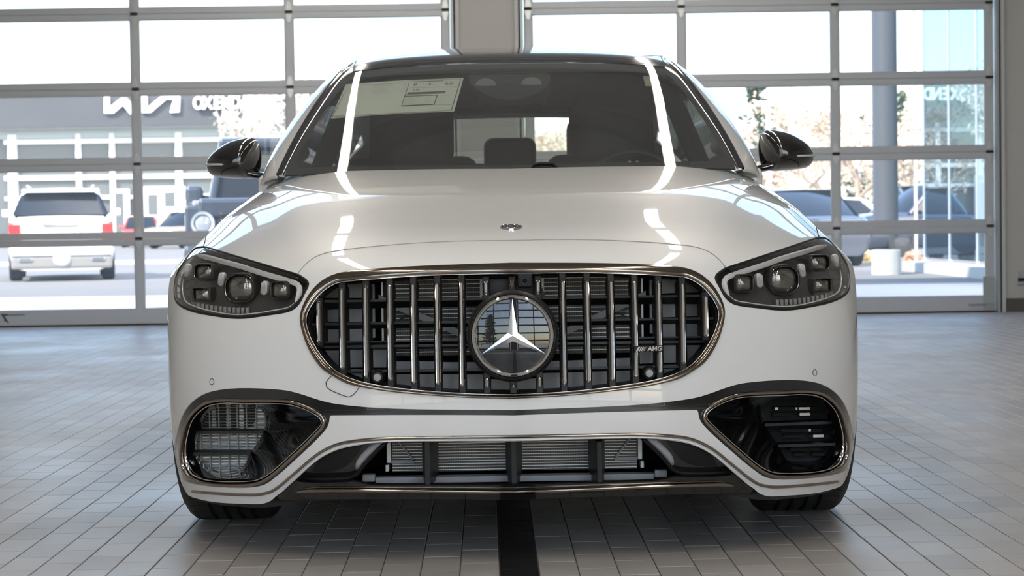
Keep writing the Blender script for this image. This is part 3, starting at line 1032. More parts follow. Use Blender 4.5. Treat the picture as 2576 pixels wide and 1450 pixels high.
    return root, T, dict(hw=hw, belt=belt, L=L, W=W, H=H)

# white estate seen from behind, far left
p = at_z(124, 709, GZ)
sy = p.y+2.3
suv, T, d = vehicle('white_estate_car', 'white estate car seen from behind at the far left across the apron', (p.x-0.3, sy, GZ), math.pi+math.radians(13), 4.6, 1.84, 1.66, M_wht_car, 'suv', beltf=0.70)
hw, belt, L, H = d['hw'], d['belt'], d['L'], d['H']
MB(T).add([(-hw*.80, .487*L, belt+.02), (hw*.80, .487*L, belt+.02), (hw*.70, .452*L, H*.91), (-hw*.70, .452*L, H*.91)], [(0, 1, 2, 3)]).build('tail_window', M_dkgl, suv) if False else None
mb = MB(T); mb.prism([(.40*L, H*.985), (.47*L, H*.965), (.475*L, H*.945), (.40*L, H*.95)], 'x', -hw*.72, hw*.72); mb.build('roof_spoiler', M_wht_car, suv)
for s in (-1, 1):
    mb = MB(T); mb.prism([(.485*L, belt*.60), (.507*L, belt*.60), (.505*L, belt*.86), (.475*L, belt*.90)], 'x', min(s*hw*.76, s*hw*.97), max(s*hw*.76, s*hw*.97)); mb.build('tail_lamp', M_tailred, suv)
    MB(T).box(min(s*hw*.66, s*hw*.94), max(s*hw*.66, s*hw*.94), .497*L, .508*L, .47, .52).build('bumper_reflector', M_tailred, suv)
    MB(T).tube([(s*hw*.62, -.22*L, H+.05), (s*hw*.62, .36*L, H+.03)], .02, 8).build('roof_rail', M_alum, suv)
    MB(T).bbox(min(s*hw*.55, s*hw*.80), max(s*hw*.55, s*hw*.80), .49*L, .51*L, .35, .41, .015).build('exhaust_tip', M_chrome, suv)
MB(T).bbox(-hw*.94, hw*.94, .44*L, .505*L, .22, .45, .05).build('lower_bumper', M_greyb, suv)
MB(T).bbox(-hw*.95, hw*.95, .44*L, .512*L, .45, .64, .05).build('upper_bumper', M_wht_car, suv)
MB(T).bbox(-.32, .32, .497*L, .512*L, belt*.84, belt*.87, .01).build('grab_bar', M_chrome, suv)
auto_smooth(MB(T).lathe([(.001, .515*L), (.12, .514*L), (.16, .505*L)], axis='y', seg=24, origin=(0, 0, .40)).build('tow_cover', M_alum, suv))

# boxy dark off-roader seen head-on, left of the sedan
def offroader():
    Y0 = 17.4; z0 = ground_z(Y0)
    c = at_y(664, 540, Y0)
    loc = (c.x, Y0+2.3, z0); root = empty('boxy_off_roader', loc); tag(root, 'boxy dark grey-blue off-road wagon with round lamps, standing behind the sedan', 'car')
    T = Matrix.Translation(loc); hw = .93; L = 4.6; y0 = -2.3
    P = lambda *a: MB(T).bbox(*a)
    P(-hw+.08, hw-.08, y0+.10, 2.3, .42, 1.16, .05).build('body', M_slate, root)
    P(-hw+.16, hw-.16, y0+.05, y0+1.45, 1.0, 1.22, .05).build('bonnet', M_slate, root)
    for s in (-1, 1):
        a, b = sorted((s*(hw-.30), s*hw))
        P(a, b, y0+.08, y0+1.5, .70, 1.14, .04).build('front_wing', M_slate, root)
        auto_smooth(MB(T).lathe([(.001, -y0*0), (.001, 0)], axis='y', seg=8).build('x', M_slate, root)) if False else None
        auto_smooth(MB(T).lathe([(.105, y0+.04), (.135, y0+.03), (.14, y0+.08)], axis='y', seg=32, origin=(s*(hw-.22), 0, .93)).build('lamp_ring', M_alum, root))
        auto_smooth(MB(T).lathe([(.001, y0+.045), (.07, y0+.05), (.108, y0+.065)], axis='y', seg=32, origin=(s*(hw-.22), 0, .93)).build('round_lamp', M_headl, root))
        a, b = sorted((s*(hw-.24), s*(hw-.06)))
        P(a, b, y0+.30, y0+.55, 1.14, 1.20, .02).build('wing_indicator', M_headl, root)
        a, b = sorted((s*(hw+.02), s*(hw+.24)))
        P(a, b, y0+1.52, y0+1.70, 1.18, 1.40, .06).build('wing_mirror', M_slate, root)
        MB(T).tube([(s*(hw-.05), y0+1.6, 1.25), (s*(hw+.1), y0+1.6, 1.27)], .025, 8).build('mirror_arm', M_satin, root)
        MB(T).tube([(s*(hw-.10), y0+1.50, 1.20), (s*(hw-.19), y0+1.80, 1.90)], .045, 8).build('pillar', M_slate, root)
        for t in (y0+.85, 1.35):
            w = empty('wheel', T @ Vector((s*(hw-.10), t, 0)), parent=root)
            mb = MB(T); mb.lathe([(.25, -.14), (.36, -.14), (.39, -.11), (.39, .11), (.36, .14), (.25, .14)], axis='x', seg=28, origin=(s*(hw-.10), t, .39)); auto_smooth(mb.build('tyre', M_rubber, w))
            mb = MB(T); mb.lathe([(.001, s*.11), (.1, s*.12), (.25, s*.10), (.26, s*.14)], axis='x', seg=20, origin=(s*(hw-.10), t, .39)); mb.build('rim', M_alum, w)
    mb = MB(T); mb.prism([(y0+1.55, 1.16), (y0+1.85, 1.90), (2.28, 1.90), (2.28, 1.16)], 'x', -hw+.13, hw-.13); mb.build('cabin_glass', M_dkgl, root)
    P(-hw+.15, hw-.15, y0+1.75, 2.3, 1.86, 1.985, .05).build('roof', M_slate, root)
    P(-hw+.12, hw-.12, 0.9, 2.3, 1.1, 1.9, .04).build('rear_side', M_slate, root)
    P(-.52, .52, y0+.03, y0+.12, .72, 1.06, .03).build('radiator_grille', M_satin, root)
    for k in range(3): P(-.50, .50, y0+.015, y0+.05, .78+.09*k, .80+.09*k, .008).build('grille_bar', M_chrome, root)
    P(-hw, hw, y0-.06, y0+.25, .42, .68, .06).build('front_bumper', M_slate, root)
    P(-.5, .5, y0+.0, y0+.2, .30, .44, .03).build('skid_plate', M_alum, root)
offroader()
# red hatchback and tan car in front of the dealership
p = at_y(357, 560, 88); vehicle('red_hatchback', 'small red hatchback parked before the dealership entrance', (p.x, p.y, GZ), math.radians(8), 4.1, 1.80, 1.50, M_red, 'suv', False)
p = at_y(440, 560, 80); vehicle('tan_estate_car', 'tan car parked between the red hatchback and the boxy off-roader', (p.x+0.6, p.y, GZ), math.radians(-28), 4.5, 1.82, 1.62, M_tan, 'suv', False)
# dark cars on the right
p = at_y(2022, 560, 33); vehicle('blue_grey_sedan', 'blue-grey sedan parked outside, roof showing left of the round column', (p.x-0.2, p.y, GZ), math.radians(186), 4.7, 1.86, 1.47, M_slate, 'sedan', False)
p = at_y(2300, 560, 40); vehicle('dark_wagon', 'dark blue wagon parked behind the round column', (p.x+0.5, p.y, GZ), math.radians(-70), 4.75, 1.9, 1.68, M_navy, 'suv', False)
for k, (px, py, lab, m) in enumerate(((1560, 636, 'pale car far off seen through the sedan cabin', M_wht_car), (2135, 628, 'white car glinting between the door mullion and the round column', M_wht_car))):
    p = at_z(px, py, GZ); vehicle('parked_car', lab, (p.x, p.y, GZ), math.radians(75), 4.4, 1.8, 1.48, m, 'sedan', False)
# dark low wall behind the parked cars
M_hedge = mat('dark_low_wall', (0.05, 0.055, 0.065), 0.9)

# ------------------------------------------------------------------ trees
M_bark = mat('pale_bark', (0.34, 0.27, 0.21), 0.85, noise=(8, 0.25, 3))
M_twig = mat('dry_twig', (0.50, 0.40, 0.31), 0.8)
M_leafd = mat('dry_leaf', (0.62, 0.50, 0.38), 0.7)
M_pine = mat('evergreen_needles', (0.085, 0.12, 0.06), 0.8, noise=(3, 0.4, 3))
M_leafw = mat('overexposed_leaf', (0.82, 0.74, 0.64), 0.7)  # leaf colour whitened to paint in the glare on the tree
def bare_tree(name, label, loc, h, spread, seed, leaves=500, group='bare trees beyond the car park', leafm=None, trunk_r=None):
    rd = random.Random(seed)
    root = empty(name, loc); tag(root, label, 'tree', group)
    tr = MB(); tw = MB(); tips = []
    def grow(p, d, ln, r, lev):
        n = 3; pts = [p]; rs = [r]
        q = p.copy(); dd = d.copy()
        for i in range(n):
            dd = (dd+Vector((rd.uniform(-.18, .18), rd.uniform(-.18, .18), rd.uniform(-.05, .15)))).normalized()
            q = q+dd*ln/n; pts.append(q.copy()); rs.append(r*(1-.35*(i+1)/n))
        (tr if lev < 2 else tw).tube(pts, rs, 6 if lev < 2 else 3, caps=False)
        if lev >= 2: tips.extend(pts[1:])
        if lev >= 4: return
        for k in range(rd.randint(3, 4)):
            a = rd.uniform(0, 2*math.pi); up = rd.uniform(.35, 1.0)
            nd = (dd*up+Vector((math.cos(a), math.sin(a), .15))*spread).normalized()
            grow(pts[rd.choice((2, 3, 3))] if lev else pts[rd.choice((1, 2, 3))], nd, ln*rd.uniform(.55, .8), r*.55, lev+1)
    grow(Vector(loc), Vector((0, 0, 1)), h*.36, trunk_r or h*.022, 0)
    tr.build('trunk', M_bark, root)
    t = tw.build('twigs', M_twig, root); t['kind'] = 'stuff'
    if leaves:
        V = []; F = []
        for k in range(leaves):
            c = rd.choice(tips)+Vector((rd.gauss(0, .18), rd.gauss(0, .18), rd.gauss(0, .18)))
            s = rd.uniform(.05, .13)
            a = Vector((rd.gauss(0, 1), rd.gauss(0, 1), rd.gauss(0, 1))).normalized(); b2 = a.orthogonal().normalized()
            i = len(V); V += [c+a*s, c+b2*s*.6, c-a*s, c-b2*s*.6]; F.append((i, i+1, i+2, i+3))
        o = mobj('dry_leaves', V, F, leafm or M_leafd, root); o['kind'] = 'stuff'
    return root
def evergreen(label, loc, h, r, seed, group='evergreens beyond the car park'):
    rd = random.Random(seed)
    root = empty('evergreen_tree', loc); tag(root, label, 'tree', group)
    b = Vector(loc)
    MB().tube([b, b+Vector((0, 0, h*.9))], [h*.022, .02], 8).build('trunk', M_bark, root)
    V = []; F = []
    for bi in range(70):
        t = (bi+rd.random())/70; z = h*(.12+.86*t); a = rd.uniform(0, 2*math.pi)
        reach = r*(1-t)**.6*rd.uniform(.45, 1.05)+.12
        d0 = Vector((math.cos(a), math.sin(a), rd.uniform(-.15, .35)))
        for k in range(30):
            q = rd.random()**.7
            c = b+Vector((0, 0, z))+d0*(reach*q)+Vector((rd.gauss(0, .16), rd.gauss(0, .16), rd.gauss(0, .12)))*(1.1-.4*q)
            d = (d0+Vector((rd.gauss(0, .6), rd.gauss(0, .6), rd.gauss(0, .6)))).normalized()
            sd = d.cross(Vector((0, 0, 1))).normalized(); s = rd.uniform(.10, .24); up = d.cross(sd)
            i = len(V)
            V += [c-d*s, c+sd*s*.45+up*s*.2, c+d*s, c-sd*s*.45-up*s*.2]; F.append((i, i+1, i+2, i+3))
    o = mobj('needles', V, F, M_pine, root); o['kind'] = 'stuff'
def gp(px, Y): 
    p = at_y(px, 500, Y); return (p.x, Y, GZ)
def hz(py, px, Y): return at_y(px, py, Y).z-GZ
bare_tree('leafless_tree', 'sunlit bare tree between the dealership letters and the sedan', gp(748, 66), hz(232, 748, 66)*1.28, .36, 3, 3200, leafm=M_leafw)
bare_tree('leafless_tree', 'tall thin bare tree whose twigs rise above the sedan roof', gp(985, 75), hz(62, 985, 75)*.95, .35, 5, 60)
bare_tree('leafless_tree', 'bare tree low behind the left roof pillar of the sedan', gp(800, 80), hz(185, 800, 80)*.9, .55, 11, 300)
for k, (px, Y, top, sd) in enumerate(((1985, 77, 262, 21), (2070, 89, 285, 22), (2155, 65, 262, 23), (2275, 78, 280, 24), (1935, 104, 330, 25), (2330, 112, 330, 26), (2420, 63, 290, 27), (2105, 116, 320, 28), (1420, 70, 330, 29), (1550, 84, 340, 30), (2215, 101, 340, 31), (1870, 66, 370, 33))):
    names = ['first', 'second', 'third', 'fourth', 'fifth', 'sixth', 'seventh', 'eighth']
    pos = sorted([1985, 2070, 2155, 2275, 1935, 2330, 2420, 2105, 1420, 1550, 2215, 1870]).index(px)+1
    lab = 'sunlit bare tan tree of the far row, number %s counted from the left' % ['one', 'two', 'three', 'four', 'five', 'six', 'seven', 'eight', 'nine', 'ten', 'eleven', 'twelve'][pos-1]
    bare_tree('leafless_tree', lab, gp(px, Y), hz(top, px, Y)*1.3, .6, sd, 1500)
evergreen('tall evergreen with open crown rising over the mirror on the right', gp(1912, 92), hz(196, 1912, 92), 1.9, 41)
evergreen('evergreen half hidden behind the round column', gp(2268, 126), hz(225, 2268, 126), 2.2, 42)
evergreen('low evergreen between the mullion and the round column', gp(2170, 132), hz(290, 2170, 132), 2.4, 43)
evergreen('evergreen standing before the front doors, mirrored in the emblem', (-3.6, -19, -0.03), 5.2, 1.5, 44)
# shrubs by the column foot
def shrub(label, px, py, h, m, seed):
    rd = random.Random(seed); p = at_z(px, py, GZ)
    root = empty('dry_shrub', (p.x, p.y, GZ)); tag(root, label, 'shrub', 'dry shrubs by the far kerb')
    mb = MB(); V = []; F = []
    for k in range(14):
        a = rd.uniform(0, 6.28); mb.tube([p, p+Vector((h*.5*math.cos(a), h*.3*math.sin(a), h*rd.uniform(.5, 1)))], [.012, .004], 4)
    mb.build('stems', M_bark, root)
    for k in range(260):
        a = rd.uniform(0, 6.28); r_ = h*.7*math.sqrt(rd.random()); z = h*rd.random()*(1-.5*r_/h)
        c = p+Vector((r_*math.cos(a), r_*math.sin(a)*.6, z)); s = rd.uniform(.03, .07)
        u = Vector((rd.gauss(0, 1), rd.gauss(0, 1), rd.gauss(0, 1))).normalized(); b2 = u.orthogonal().normalized()
        i = len(V); V += [c+u*s, c+b2*s*.6, c-u*s, c-b2*s*.6]; F.append((i, i+1, i+2, i+3))
    o = mobj('dry_grass', V, F, m, root); o['kind'] = 'stuff'
M_straw = mat('straw_yellow', (0.72, 0.58, 0.28), 0.8)
M_rust = mat('rust_brown', (0.55, 0.32, 0.20), 0.8)
shrub('yellow grass tuft left of the fluted column base', 2172, 661, .28, M_straw, 51)
shrub('rusty low shrub right of the fluted column base', 2298, 660, .24, M_rust, 52)
# lamp posts
M_lampw = mat('white_lamp_head', (0.85, 0.85, 0.85), 0.4)
for (px, py, Y, lab) in ((1932, 263, 62, 'white car-park lamp head before the tall evergreen'), (2158, 352, 68, 'white car-park lamp on a pale post between mullion and column')):
    p = at_y(px, py, Y); r = empty('lamp_post', (p.x, Y, GZ)); tag(r, lab, 'lamp post')
    MB().tube([(p.x, Y, GZ), (p.x, Y, p.z)], [.09, .07], 10).build('post', M_lampw, r)
    MB().bbox(p.x-.42, p.x+.42, Y-.2, Y+.2, p.z-.06, p.z+.10, .03).build('lamp_head', M_lampw, r)

# ------------------------------------------------------------------ the white sedan: body surfaces
car = empty('sedan', (0, 2.6, 0))
tag(car, 'white luxury sedan parked nose-on in the middle of the tiled floor', 'car')

# guide points, half car (centre line -> side), rows from the bumper's lower lip up over the bonnet to the windscreen
HALF = [
 # X                                                    Y                                                      Z
 ([0,.20,.40,.55,.67,.76,.820,.858,.880], [.055,.06,.08,.125,.19,.27,.35,.43,.52], [.145,.143,.138,.132,.125,.122,.122,.125,.13]),
 ([0,.20,.40,.56,.69,.785,.845,.880,.900], [.005,.01,.03,.075,.145,.23,.32,.41,.50], [.24]*9),
 ([0,.20,.40,.565,.695,.79,.852,.887,.906], [0,.005,.028,.075,.145,.23,.32,.41,.50], [.37]*9),
 ([0,.20,.40,.565,.695,.79,.854,.890,.912], [.008,.013,.038,.085,.155,.24,.33,.425,.53], [.49]*9),
 ([0,.20,.40,.563,.692,.787,.854,.895,.926], [.030,.035,.060,.11,.185,.275,.375,.49,.62], [.595]*9),
 ([0,.20,.40,.56,.688,.783,.853,.902,.945], [.060,.066,.093,.15,.235,.34,.46,.60,.74], [.675,.675,.675,.675,.675,.675,.675,.672,.66]),
 ([0,.20,.40,.556,.682,.778,.850,.908,.957], [.100,.107,.142,.215,.32,.445,.59,.74,.88], [.732,.732,.732,.732,.732,.734,.735,.728,.70]),
 ([0,.20,.40,.55,.674,.77,.845,.906,.962], [.19,.20,.255,.35,.48,.625,.77,.90,1.02], [.772,.772,.771,.772,.775,.778,.776,.758,.70]),
 ([0,.20,.395,.545,.667,.765,.842,.904,.962], [.40,.41,.465,.56,.685,.82,.95,1.07,1.16], [.812,.812,.812,.814,.818,.820,.812,.782,.69]),
 ([0,.20,.39,.538,.66,.76,.838,.902,.958], [.80,.805,.845,.91,.995,1.09,1.18,1.27,1.34], [.884,.884,.884,.884,.882,.876,.858,.815,.62]),
 ([0,.20,.388,.534,.658,.76,.836,.900,.955], [1.17,1.175,1.20,1.25,1.32,1.40,1.47,1.53,1.58], [.944,.944,.942,.938,.930,.916,.892,.845,.55]),
 ([0,.20,.388,.534,.660,.765,.838,.898,.955], [1.48,1.485,1.505,1.545,1.60,1.66,1.72,1.77,1.82], [.988,.987,.984,.978,.968,.948,.920,.868,.50]),
 ([0,.20,.388,.534,.662,.768,.840,.898,.955], [1.80,1.805,1.82,1.85,1.90,1.95,2.0,2.04,2.08], [1.028,1.027,1.023,1.015,1.000,.972,.938,.880,.48]),
]
def full_rows(H):
    out = []
    for X, Y, Z in H:
        L = [(-x, y, z) for x, y, z in zip(X, Y, Z)][::-1]
        Rr = [(x, y, z) for x, y, z in zip(X, Y, Z)][1:]
        out.append(L+Rr)
    return np.array(out)
class Front(Surf):
    """front-end skin with the raised middle of the bonnet"""
    CV = np.array([5.5, 6.3, 7.2, 8.3, 9.3, 10.2, 11.0, 12.0])
    CS = np.array([5.05, 4.90, 4.60, 4.15, 3.75, 3.55, 3.45, 3.40])
    PF = np.polyfit(CV, CS, 3)
    H = 0.0
    def ev(s, uv):
        uv = np.asarray(uv, float).reshape(-1, 2)
        P = Surf.ev(s, uv)
        if s.H:
            a = 8-np.abs(uv[:, 0]-8)                       # column index from the side
            c = np.polyval(s.PF, np.clip(uv[:, 1], 5.5, 12))
            t = np.clip((a-c)/1.0+0.5, 0, 1); t = t*t*(3-2*t)
            f = np.clip((uv[:, 1]-6.2)/1.6, 0, 1); f = f*f*(3-2*f)
            P[:, 2] += s.H*f*t
        return P
FS = Front(full_rows(HALF)); FS.H = 0.005
FS.dense(321, 401)
if FS.nrm([[8, 5]])[0][1] > 0: FS.sign = -1

# greenhouse
GH = [
 ([0,.21,.42,.61,.75,.80,.815,.83], [1.14,1.145,1.17,1.23,1.33,1.42,1.50,1.60], [.80,.80,.80,.80,.80,.80,.81,.85]),
 ([0,.21,.42,.61,.755,.822,.838,.842], [1.50,1.505,1.53,1.59,1.69,1.78,1.87,1.98], [.985,.985,.985,.985,.985,.985,.980,.965]),
 ([0,.20,.40,.585,.70,.787,.825,.866], [1.87,1.875,1.895,1.94,2.01,2.10,2.24,2.40], [1.205,1.204,1.20,1.19,1.175,1.15,1.085,.97]),
 ([0,.175,.35,.515,.618,.70,.785,.866], [2.25,2.255,2.27,2.305,2.36,2.46,2.60,2.74], [1.39,1.389,1.386,1.378,1.365,1.33,1.20,.975]),
 ([0,.172,.345,.50,.60,.675,.77,.868], [2.62,2.625,2.635,2.66,2.70,2.78,2.90,3.02], [1.463,1.462,1.458,1.449,1.432,1.385,1.23,.98]),
 ([0,.17,.34,.49,.585,.65,.755,.868], [3.10,3.10,3.11,3.12,3.15,3.20,3.30,3.40], [1.518,1.517,1.512,1.500,1.478,1.42,1.24,.98]),
 ([0,.17,.34,.48,.57,.64,.745,.862], [3.65,3.65,3.66,3.67,3.69,3.72,3.78,3.84], [1.490,1.489,1.483,1.470,1.444,1.385,1.22,.985]),
 ([0,.17,.34,.47,.555,.62,.725,.85], [4.12,4.12,4.12,4.12,4.12,4.13,4.16,4.20], [1.395,1.394,1.388,1.375,1.35,1.30,1.18,.99]),
 ([0,.19,.37,.51,.60,.66,.74,.83], [4.68,4.68,4.67,4.65,4.63,4.62,4.60,4.58], [1.125,1.125,1.12,1.115,1.105,1.09,1.05,.99]),
 ([0,.20,.40,.55,.65,.71,.76,.81], [5.08,5.08,5.06,5.03,4.99,4.96,4.92,4.88], [1.075,1.074,1.07,1.062,1.05,1.03,1.00,.95]),
]
def add_col(row):
    X, Y, Z = [list(a) for a in row]
    t = 0.72
    for A in (X, Y, Z):
        v = A[3]+(A[4]-A[3])*t
        A.insert(4, v)
    return X, Y, Z
GH = [add_col(r) for r in GH]
def RU(u):
    u = float(u)
    f = lambda a: a if a <= 3 else (a+1 if a >= 4 else 3+(a-3)*2)
    return f(u)
GS = Surf(full_rows(GH)).dense(261, 241)
if GS.nrm([[8, 5]])[0][2] < 0: GS.sign = -1
CU8, CU7 = 8.0, 7.0       # centre columns of FS, GS

def sym_loop(S, half):
    """half: uv line on the left from centre to centre -> closed symmetric loop"""
    half = np.array(half); c = (S.C-1)/2
    half[0, 0] = c; half[-1, 0] = c
    m = S.mir(half)[::-1]
    return np.vstack([half, m[1:-1]])

# ---- outlines read off the photograph (left half, pixels)
PX_SHUT_REAR = [(1288, 426), (1100, 427), (900, 431), (760, 436), (692, 440)]
PX_SHUT_SIDE = [(692, 440), (671, 449), (634, 490), (575, 531), (541, 557), (523, 587), (513, 621)]
PX_LAMP_TOP = [(513, 621), (528, 625), (607, 649), (690, 674), (748, 691)]
PX_SHUT_NOSE = [(748, 691), (768, 667), (791, 649), (818, 638), (860, 630), (1000, 616), (1150, 608), (1288, 606)]
PX_LAMP_IN = [(748, 691), (772, 708), (775, 716), (764, 740), (752, 763), (739, 776), (723, 783), (669, 792), (617, 799), (586, 799), (545, 794), (489, 783.5), (458, 771), (444, 758), (439, 740), (439, 717)]
PX_LAMP_OUT = [(439, 717), (444, 692), (460, 663), (483, 632), (497, 623), (513, 621)]
PX_GR_OUT = [(1290, 663), (1081, 670), (942, 678), (876, 684.5), (845, 691), (818, 703), (792, 724), (771, 753), (757, 787), (755.5, 810), (763, 844), (779, 884), (808, 926), (834, 945), (871, 965), (908, 975), (976, 986), (1081, 996), (1185, 1002), (1290, 1004)]
PX_GR_IN = [(1290, 688), (1081, 693), (945, 702), (880, 707), (852, 711), (828, 722), (805, 740), (786, 764), (772, 792), (770, 812), (778, 842), (794, 875), (820, 911), (845, 934), (878, 951), (912, 962), (978, 974), (1081, 985), (1185, 991.5), (1290, 993.5)]
PX_FOG_OUT = [(1296, 1032.5), (1000, 1029), (900, 1023), (830, 1014), (790, 1003), (763, 994), (723, 983.5), (669, 978.5), (623, 977), (588, 977.7), (550, 981.7), (515, 991), (488, 1007), (467, 1029), (451, 1061), (441.5, 1101), (438, 1141), (441, 1174), (451, 1202), (467, 1213), (507, 1222), (561, 1227), (628, 1228), (664, 1221), (696, 1199), (750, 1151), (803, 1100), (824, 1074), (829, 1056), (829, 1046), (829, 1046), (900, 1045.5), (1100, 1045), (1296, 1046)]
PX_CHEV_IN = [(1296, 1111), (975, 1113), (900, 1121), (848, 1133), (800, 1158), (740, 1211), (712, 1236), (693, 1250)]
PX_LIP = [(693, 1250), (682, 1260), (660, 1268), (610, 1268), (561, 1266), (521, 1261), (472, 1249)]

def J(*ls):
    """join pixel runs, keeping corners between them"""
    out = []
    for l in ls: out += list(l)
    return out
uv_rear = FS.line(PX_SHUT_REAR); uv_side = FS.line(PX_SHUT_SIDE); uv_ltop = FS.line(PX_LAMP_TOP)
uv_nose = FS.line(PX_SHUT_NOSE); uv_lin = FS.line(PX_LAMP_IN); uv_lout = FS.line(PX_LAMP_OUT)
uv_gro = FS.line(PX_GR_OUT); uv_gri = FS.line(PX_GR_IN)
uv_fog = FS.line(PX_FOG_OUT); uv_chev = FS.line(PX_CHEV_IN); uv_lip = FS.line(PX_LIP)

def shrink(L, d):
    """pull a closed uv loop inwards by a shutline gap of d metres"""
    P = FS.ev(L); N = FS.nrm(L)
    return L

# bonnet
hood_half = np.vstack([uv_rear, uv_side[1:], uv_ltop[1:], uv_nose[1:]])
hood_loop = sym_loop(FS, hood_half)
hood = put('bonnet', sheet(FS, hood_loop, du=0.16, dv=0.10, rim=0.02, off=0.0015), M_paint, car)

# bumper cover: everything white below bonnet and lamps, with openings
S8 = 0.06
lip_end = uv_lip[-1]
side = np.array([[S8, v] for v in np.linspace(4.55, 0.25, 24)])
bump_half = np.vstack([uv_nose[::-1], uv_lin[1:], [[S8+0.35, uv_lin[-1][1]-0.08]], side, uv_lip[::-1], uv_chev[::-1][1:]])
bump_loop = sym_loop(FS, bump_half)
gr_loop = sym_loop(FS, uv_gro)
fog_half = uv_fog.copy()
fog_loop = sym_loop(FS, fog_half)
bumper = put('front_bumper', sheet(FS, bump_loop, [gr_loop, fog_loop], du=0.13, dv=0.09, rim=0.016), M_paint, car)

# front wings
wing_v = np.linspace(4.62, 11.6, 40)
wing = np.vstack([uv_side[1:-1], uv_lout[::-1], [[S8+0.35, uv_lin[-1][1]-0.06]], np.stack([np.full(40, S8), wing_v], 1), [[1.2, 11.7], [2.2, 11.8], [2.9, 11.75]]])
wv = sheet(FS, wing, du=0.15, dv=0.12, rim=0.015)
put_pair('front_wing', wv, M_paint, car)

# grille frame: broad dark-chrome moulding
n = 180
ga = FS.rs(uv_gro, n=n); gb = FS.rs(uv_gri, n=n)
ga = sym_loop(FS, ga); gb = sym_loop(FS, gb)
grille = put('grille', band(FS, ga, gb, [(0, -0.006), (0.0, 0.0015), (0.06, 0.0048), (0.16, 0.0062), (0.40, 0.0066), (0.66, 0.0050), (0.82, 0.0022), (0.92, -0.002), (1.0, -0.007), (1.0, -0.014)], closed=True), M_fchrome, car)
grille['label'] = 'oval radiator grille with dark chrome frame'
# thin bright inner line and black inner lip
put('inner_trim', strip(FS, gb, halfround(0.0035, 0.003), closed=True, off=-0.002), M_chrome, grille)
gc = FS.ev(gb)
lip_n = FS.nrm(gb)
cen = np.array([0, 0.0, 0.56])
inw = cen-gc; inw[:, 1] = 0; inw /= np.linalg.norm(inw, axis=1)[:, None]
P = np.stack([gc-lip_n*0.004, gc-lip_n*0.008+inw*0.004, gc-lip_n*0.012+inw*0.006, gc-lip_n*0.012+inw*0.006+np.array([0, 0.06, 0])], 1)
v, f, nn = grid_mesh(P, closed_u=True)
if (nn.reshape(P.shape)[:, 1]*lip_n).sum() < 0: f = [q[::-1] for q in f]; nn = -nn
put('inner_lip', (v, f, nn), M_satin, grille)

# ------------------------------------------------------------------ grille bars
def bar_line(x, y0, y1, n=24):
    a = FS.hit(x, y0); b = FS.hit(x+(y1-y0)*0.012, y1)
    return np.array([a+(b-a)*t for t in np.linspace(0, 1, n)])
BARS = [(800, 755, 864), (858, 721, 931), (918, 716, 952), (978.5, 712, 960), (1038, 709, 967), (1098.5, 707, 971), (1160, 705, 975)]
CAR_W, INL_W = 0.0175, 0.0128
def box_prof(w, h, depth):
    return [(w/2, -depth), (w/2, h-0.002), (w/2-0.002, h), (-w/2+0.002, h), (-w/2, h-0.002), (-w/2, -depth)]
def flat(vf):   # drop custom normals for crisp sections
    return vf
def put_flat(name, vf, m, parent, deg=40):
    o = mobj(name, vf[0], vf[1], m, parent, True)
    return auto_smooth(o, deg)
def put_flat_pair(name, vf, m, parent, deg=40):
    return put_flat(name, vf, m, parent, deg), put_flat(name, mirror_mesh(vf[0], vf[1], vf[2])[:2]+(None,), m, parent, deg)
def inlay(uvl, w=INL_W, off=-0.004):
    a = put_flat_pair('chrome_inlay', strip(FS, uvl, [(w/2, -0.004), (w/2, 0.0015), (w/2*0.72, 0.0035), (w/2*0.42, 0.0030), (w/2*0.30, 0.0012), (-w/2*0.30, 0.0012), (-w/2*0.42, 0.0030), (-w/2*0.72, 0.0035), (-w/2, 0.0015), (-w/2, -0.004)], off=off, taper=0.007), M_dchrome, grille, 30)
    k = FS.rs(uvl, step=0.004)
    k = k[1:-1] if len(k) > 6 else k
    put_flat_pair('inlay_channel', strip(FS, k, [(w*0.17, -0.001), (w*0.17, 0.0026), (-w*0.17, 0.0026), (-w*0.17, -0.001)], off=off, taper=0.003), M_greypl, grille, 30)
for (x, y0, y1) in BARS:
    end = 6 if x < 810 else 14
    L = FS.rs(bar_line(x, y0-end, y1+end), step=0.006)
    put_flat_pair('grille_bar', strip(FS, L, box_prof(CAR_W, 0, 0.035), off=-0.0065), M_satin, grille, 30)
    inlay(FS.rs(bar_line(x, y0, y1), step=0.003), off=-0.0060)
for (x, y0, y1, c0, c1) in ((1222, 704, 741, 694, 752), (1225, 949, 978, 938, 990)):
    put_flat_pair('grille_bar', strip(FS, FS.rs(bar_line(x, c0, c1), step=0.006), box_prof(CAR_W, 0, 0.03), off=-0.0065), M_satin, grille, 30)
    inlay(FS.rs(bar_line(x, y0, y1), step=0.003), off=-0.0060)
def single(x, y0, y1, c0, c1):
    def cl(a, b):
        L = FS.rs(bar_line(x, a, b), step=0.003); L[:, 0] = 8.0; return L
    put_flat('grille_bar', strip(FS, cl(c0, c1), box_prof(CAR_W, 0, 0.03), off=-0.0065), M_satin, grille, 30)
    w = INL_W
    put_flat('chrome_inlay', strip(FS, cl(y0, y1), [(w/2, -0.004), (w/2, 0.0015), (w/2*0.72, 0.0035), (w/2*0.42, 0.0030), (w/2*0.30, 0.0012), (-w/2*0.30, 0.0012), (-w/2*0.42, 0.0030), (-w/2*0.72, 0.0035), (-w/2, 0.0015), (-w/2, -0.004)], off=-0.0060, taper=0.007), M_dchrome, grille, 30)
single(1288, 703, 722, 694, 735)
single(1290, 966, 979, 955, 990)
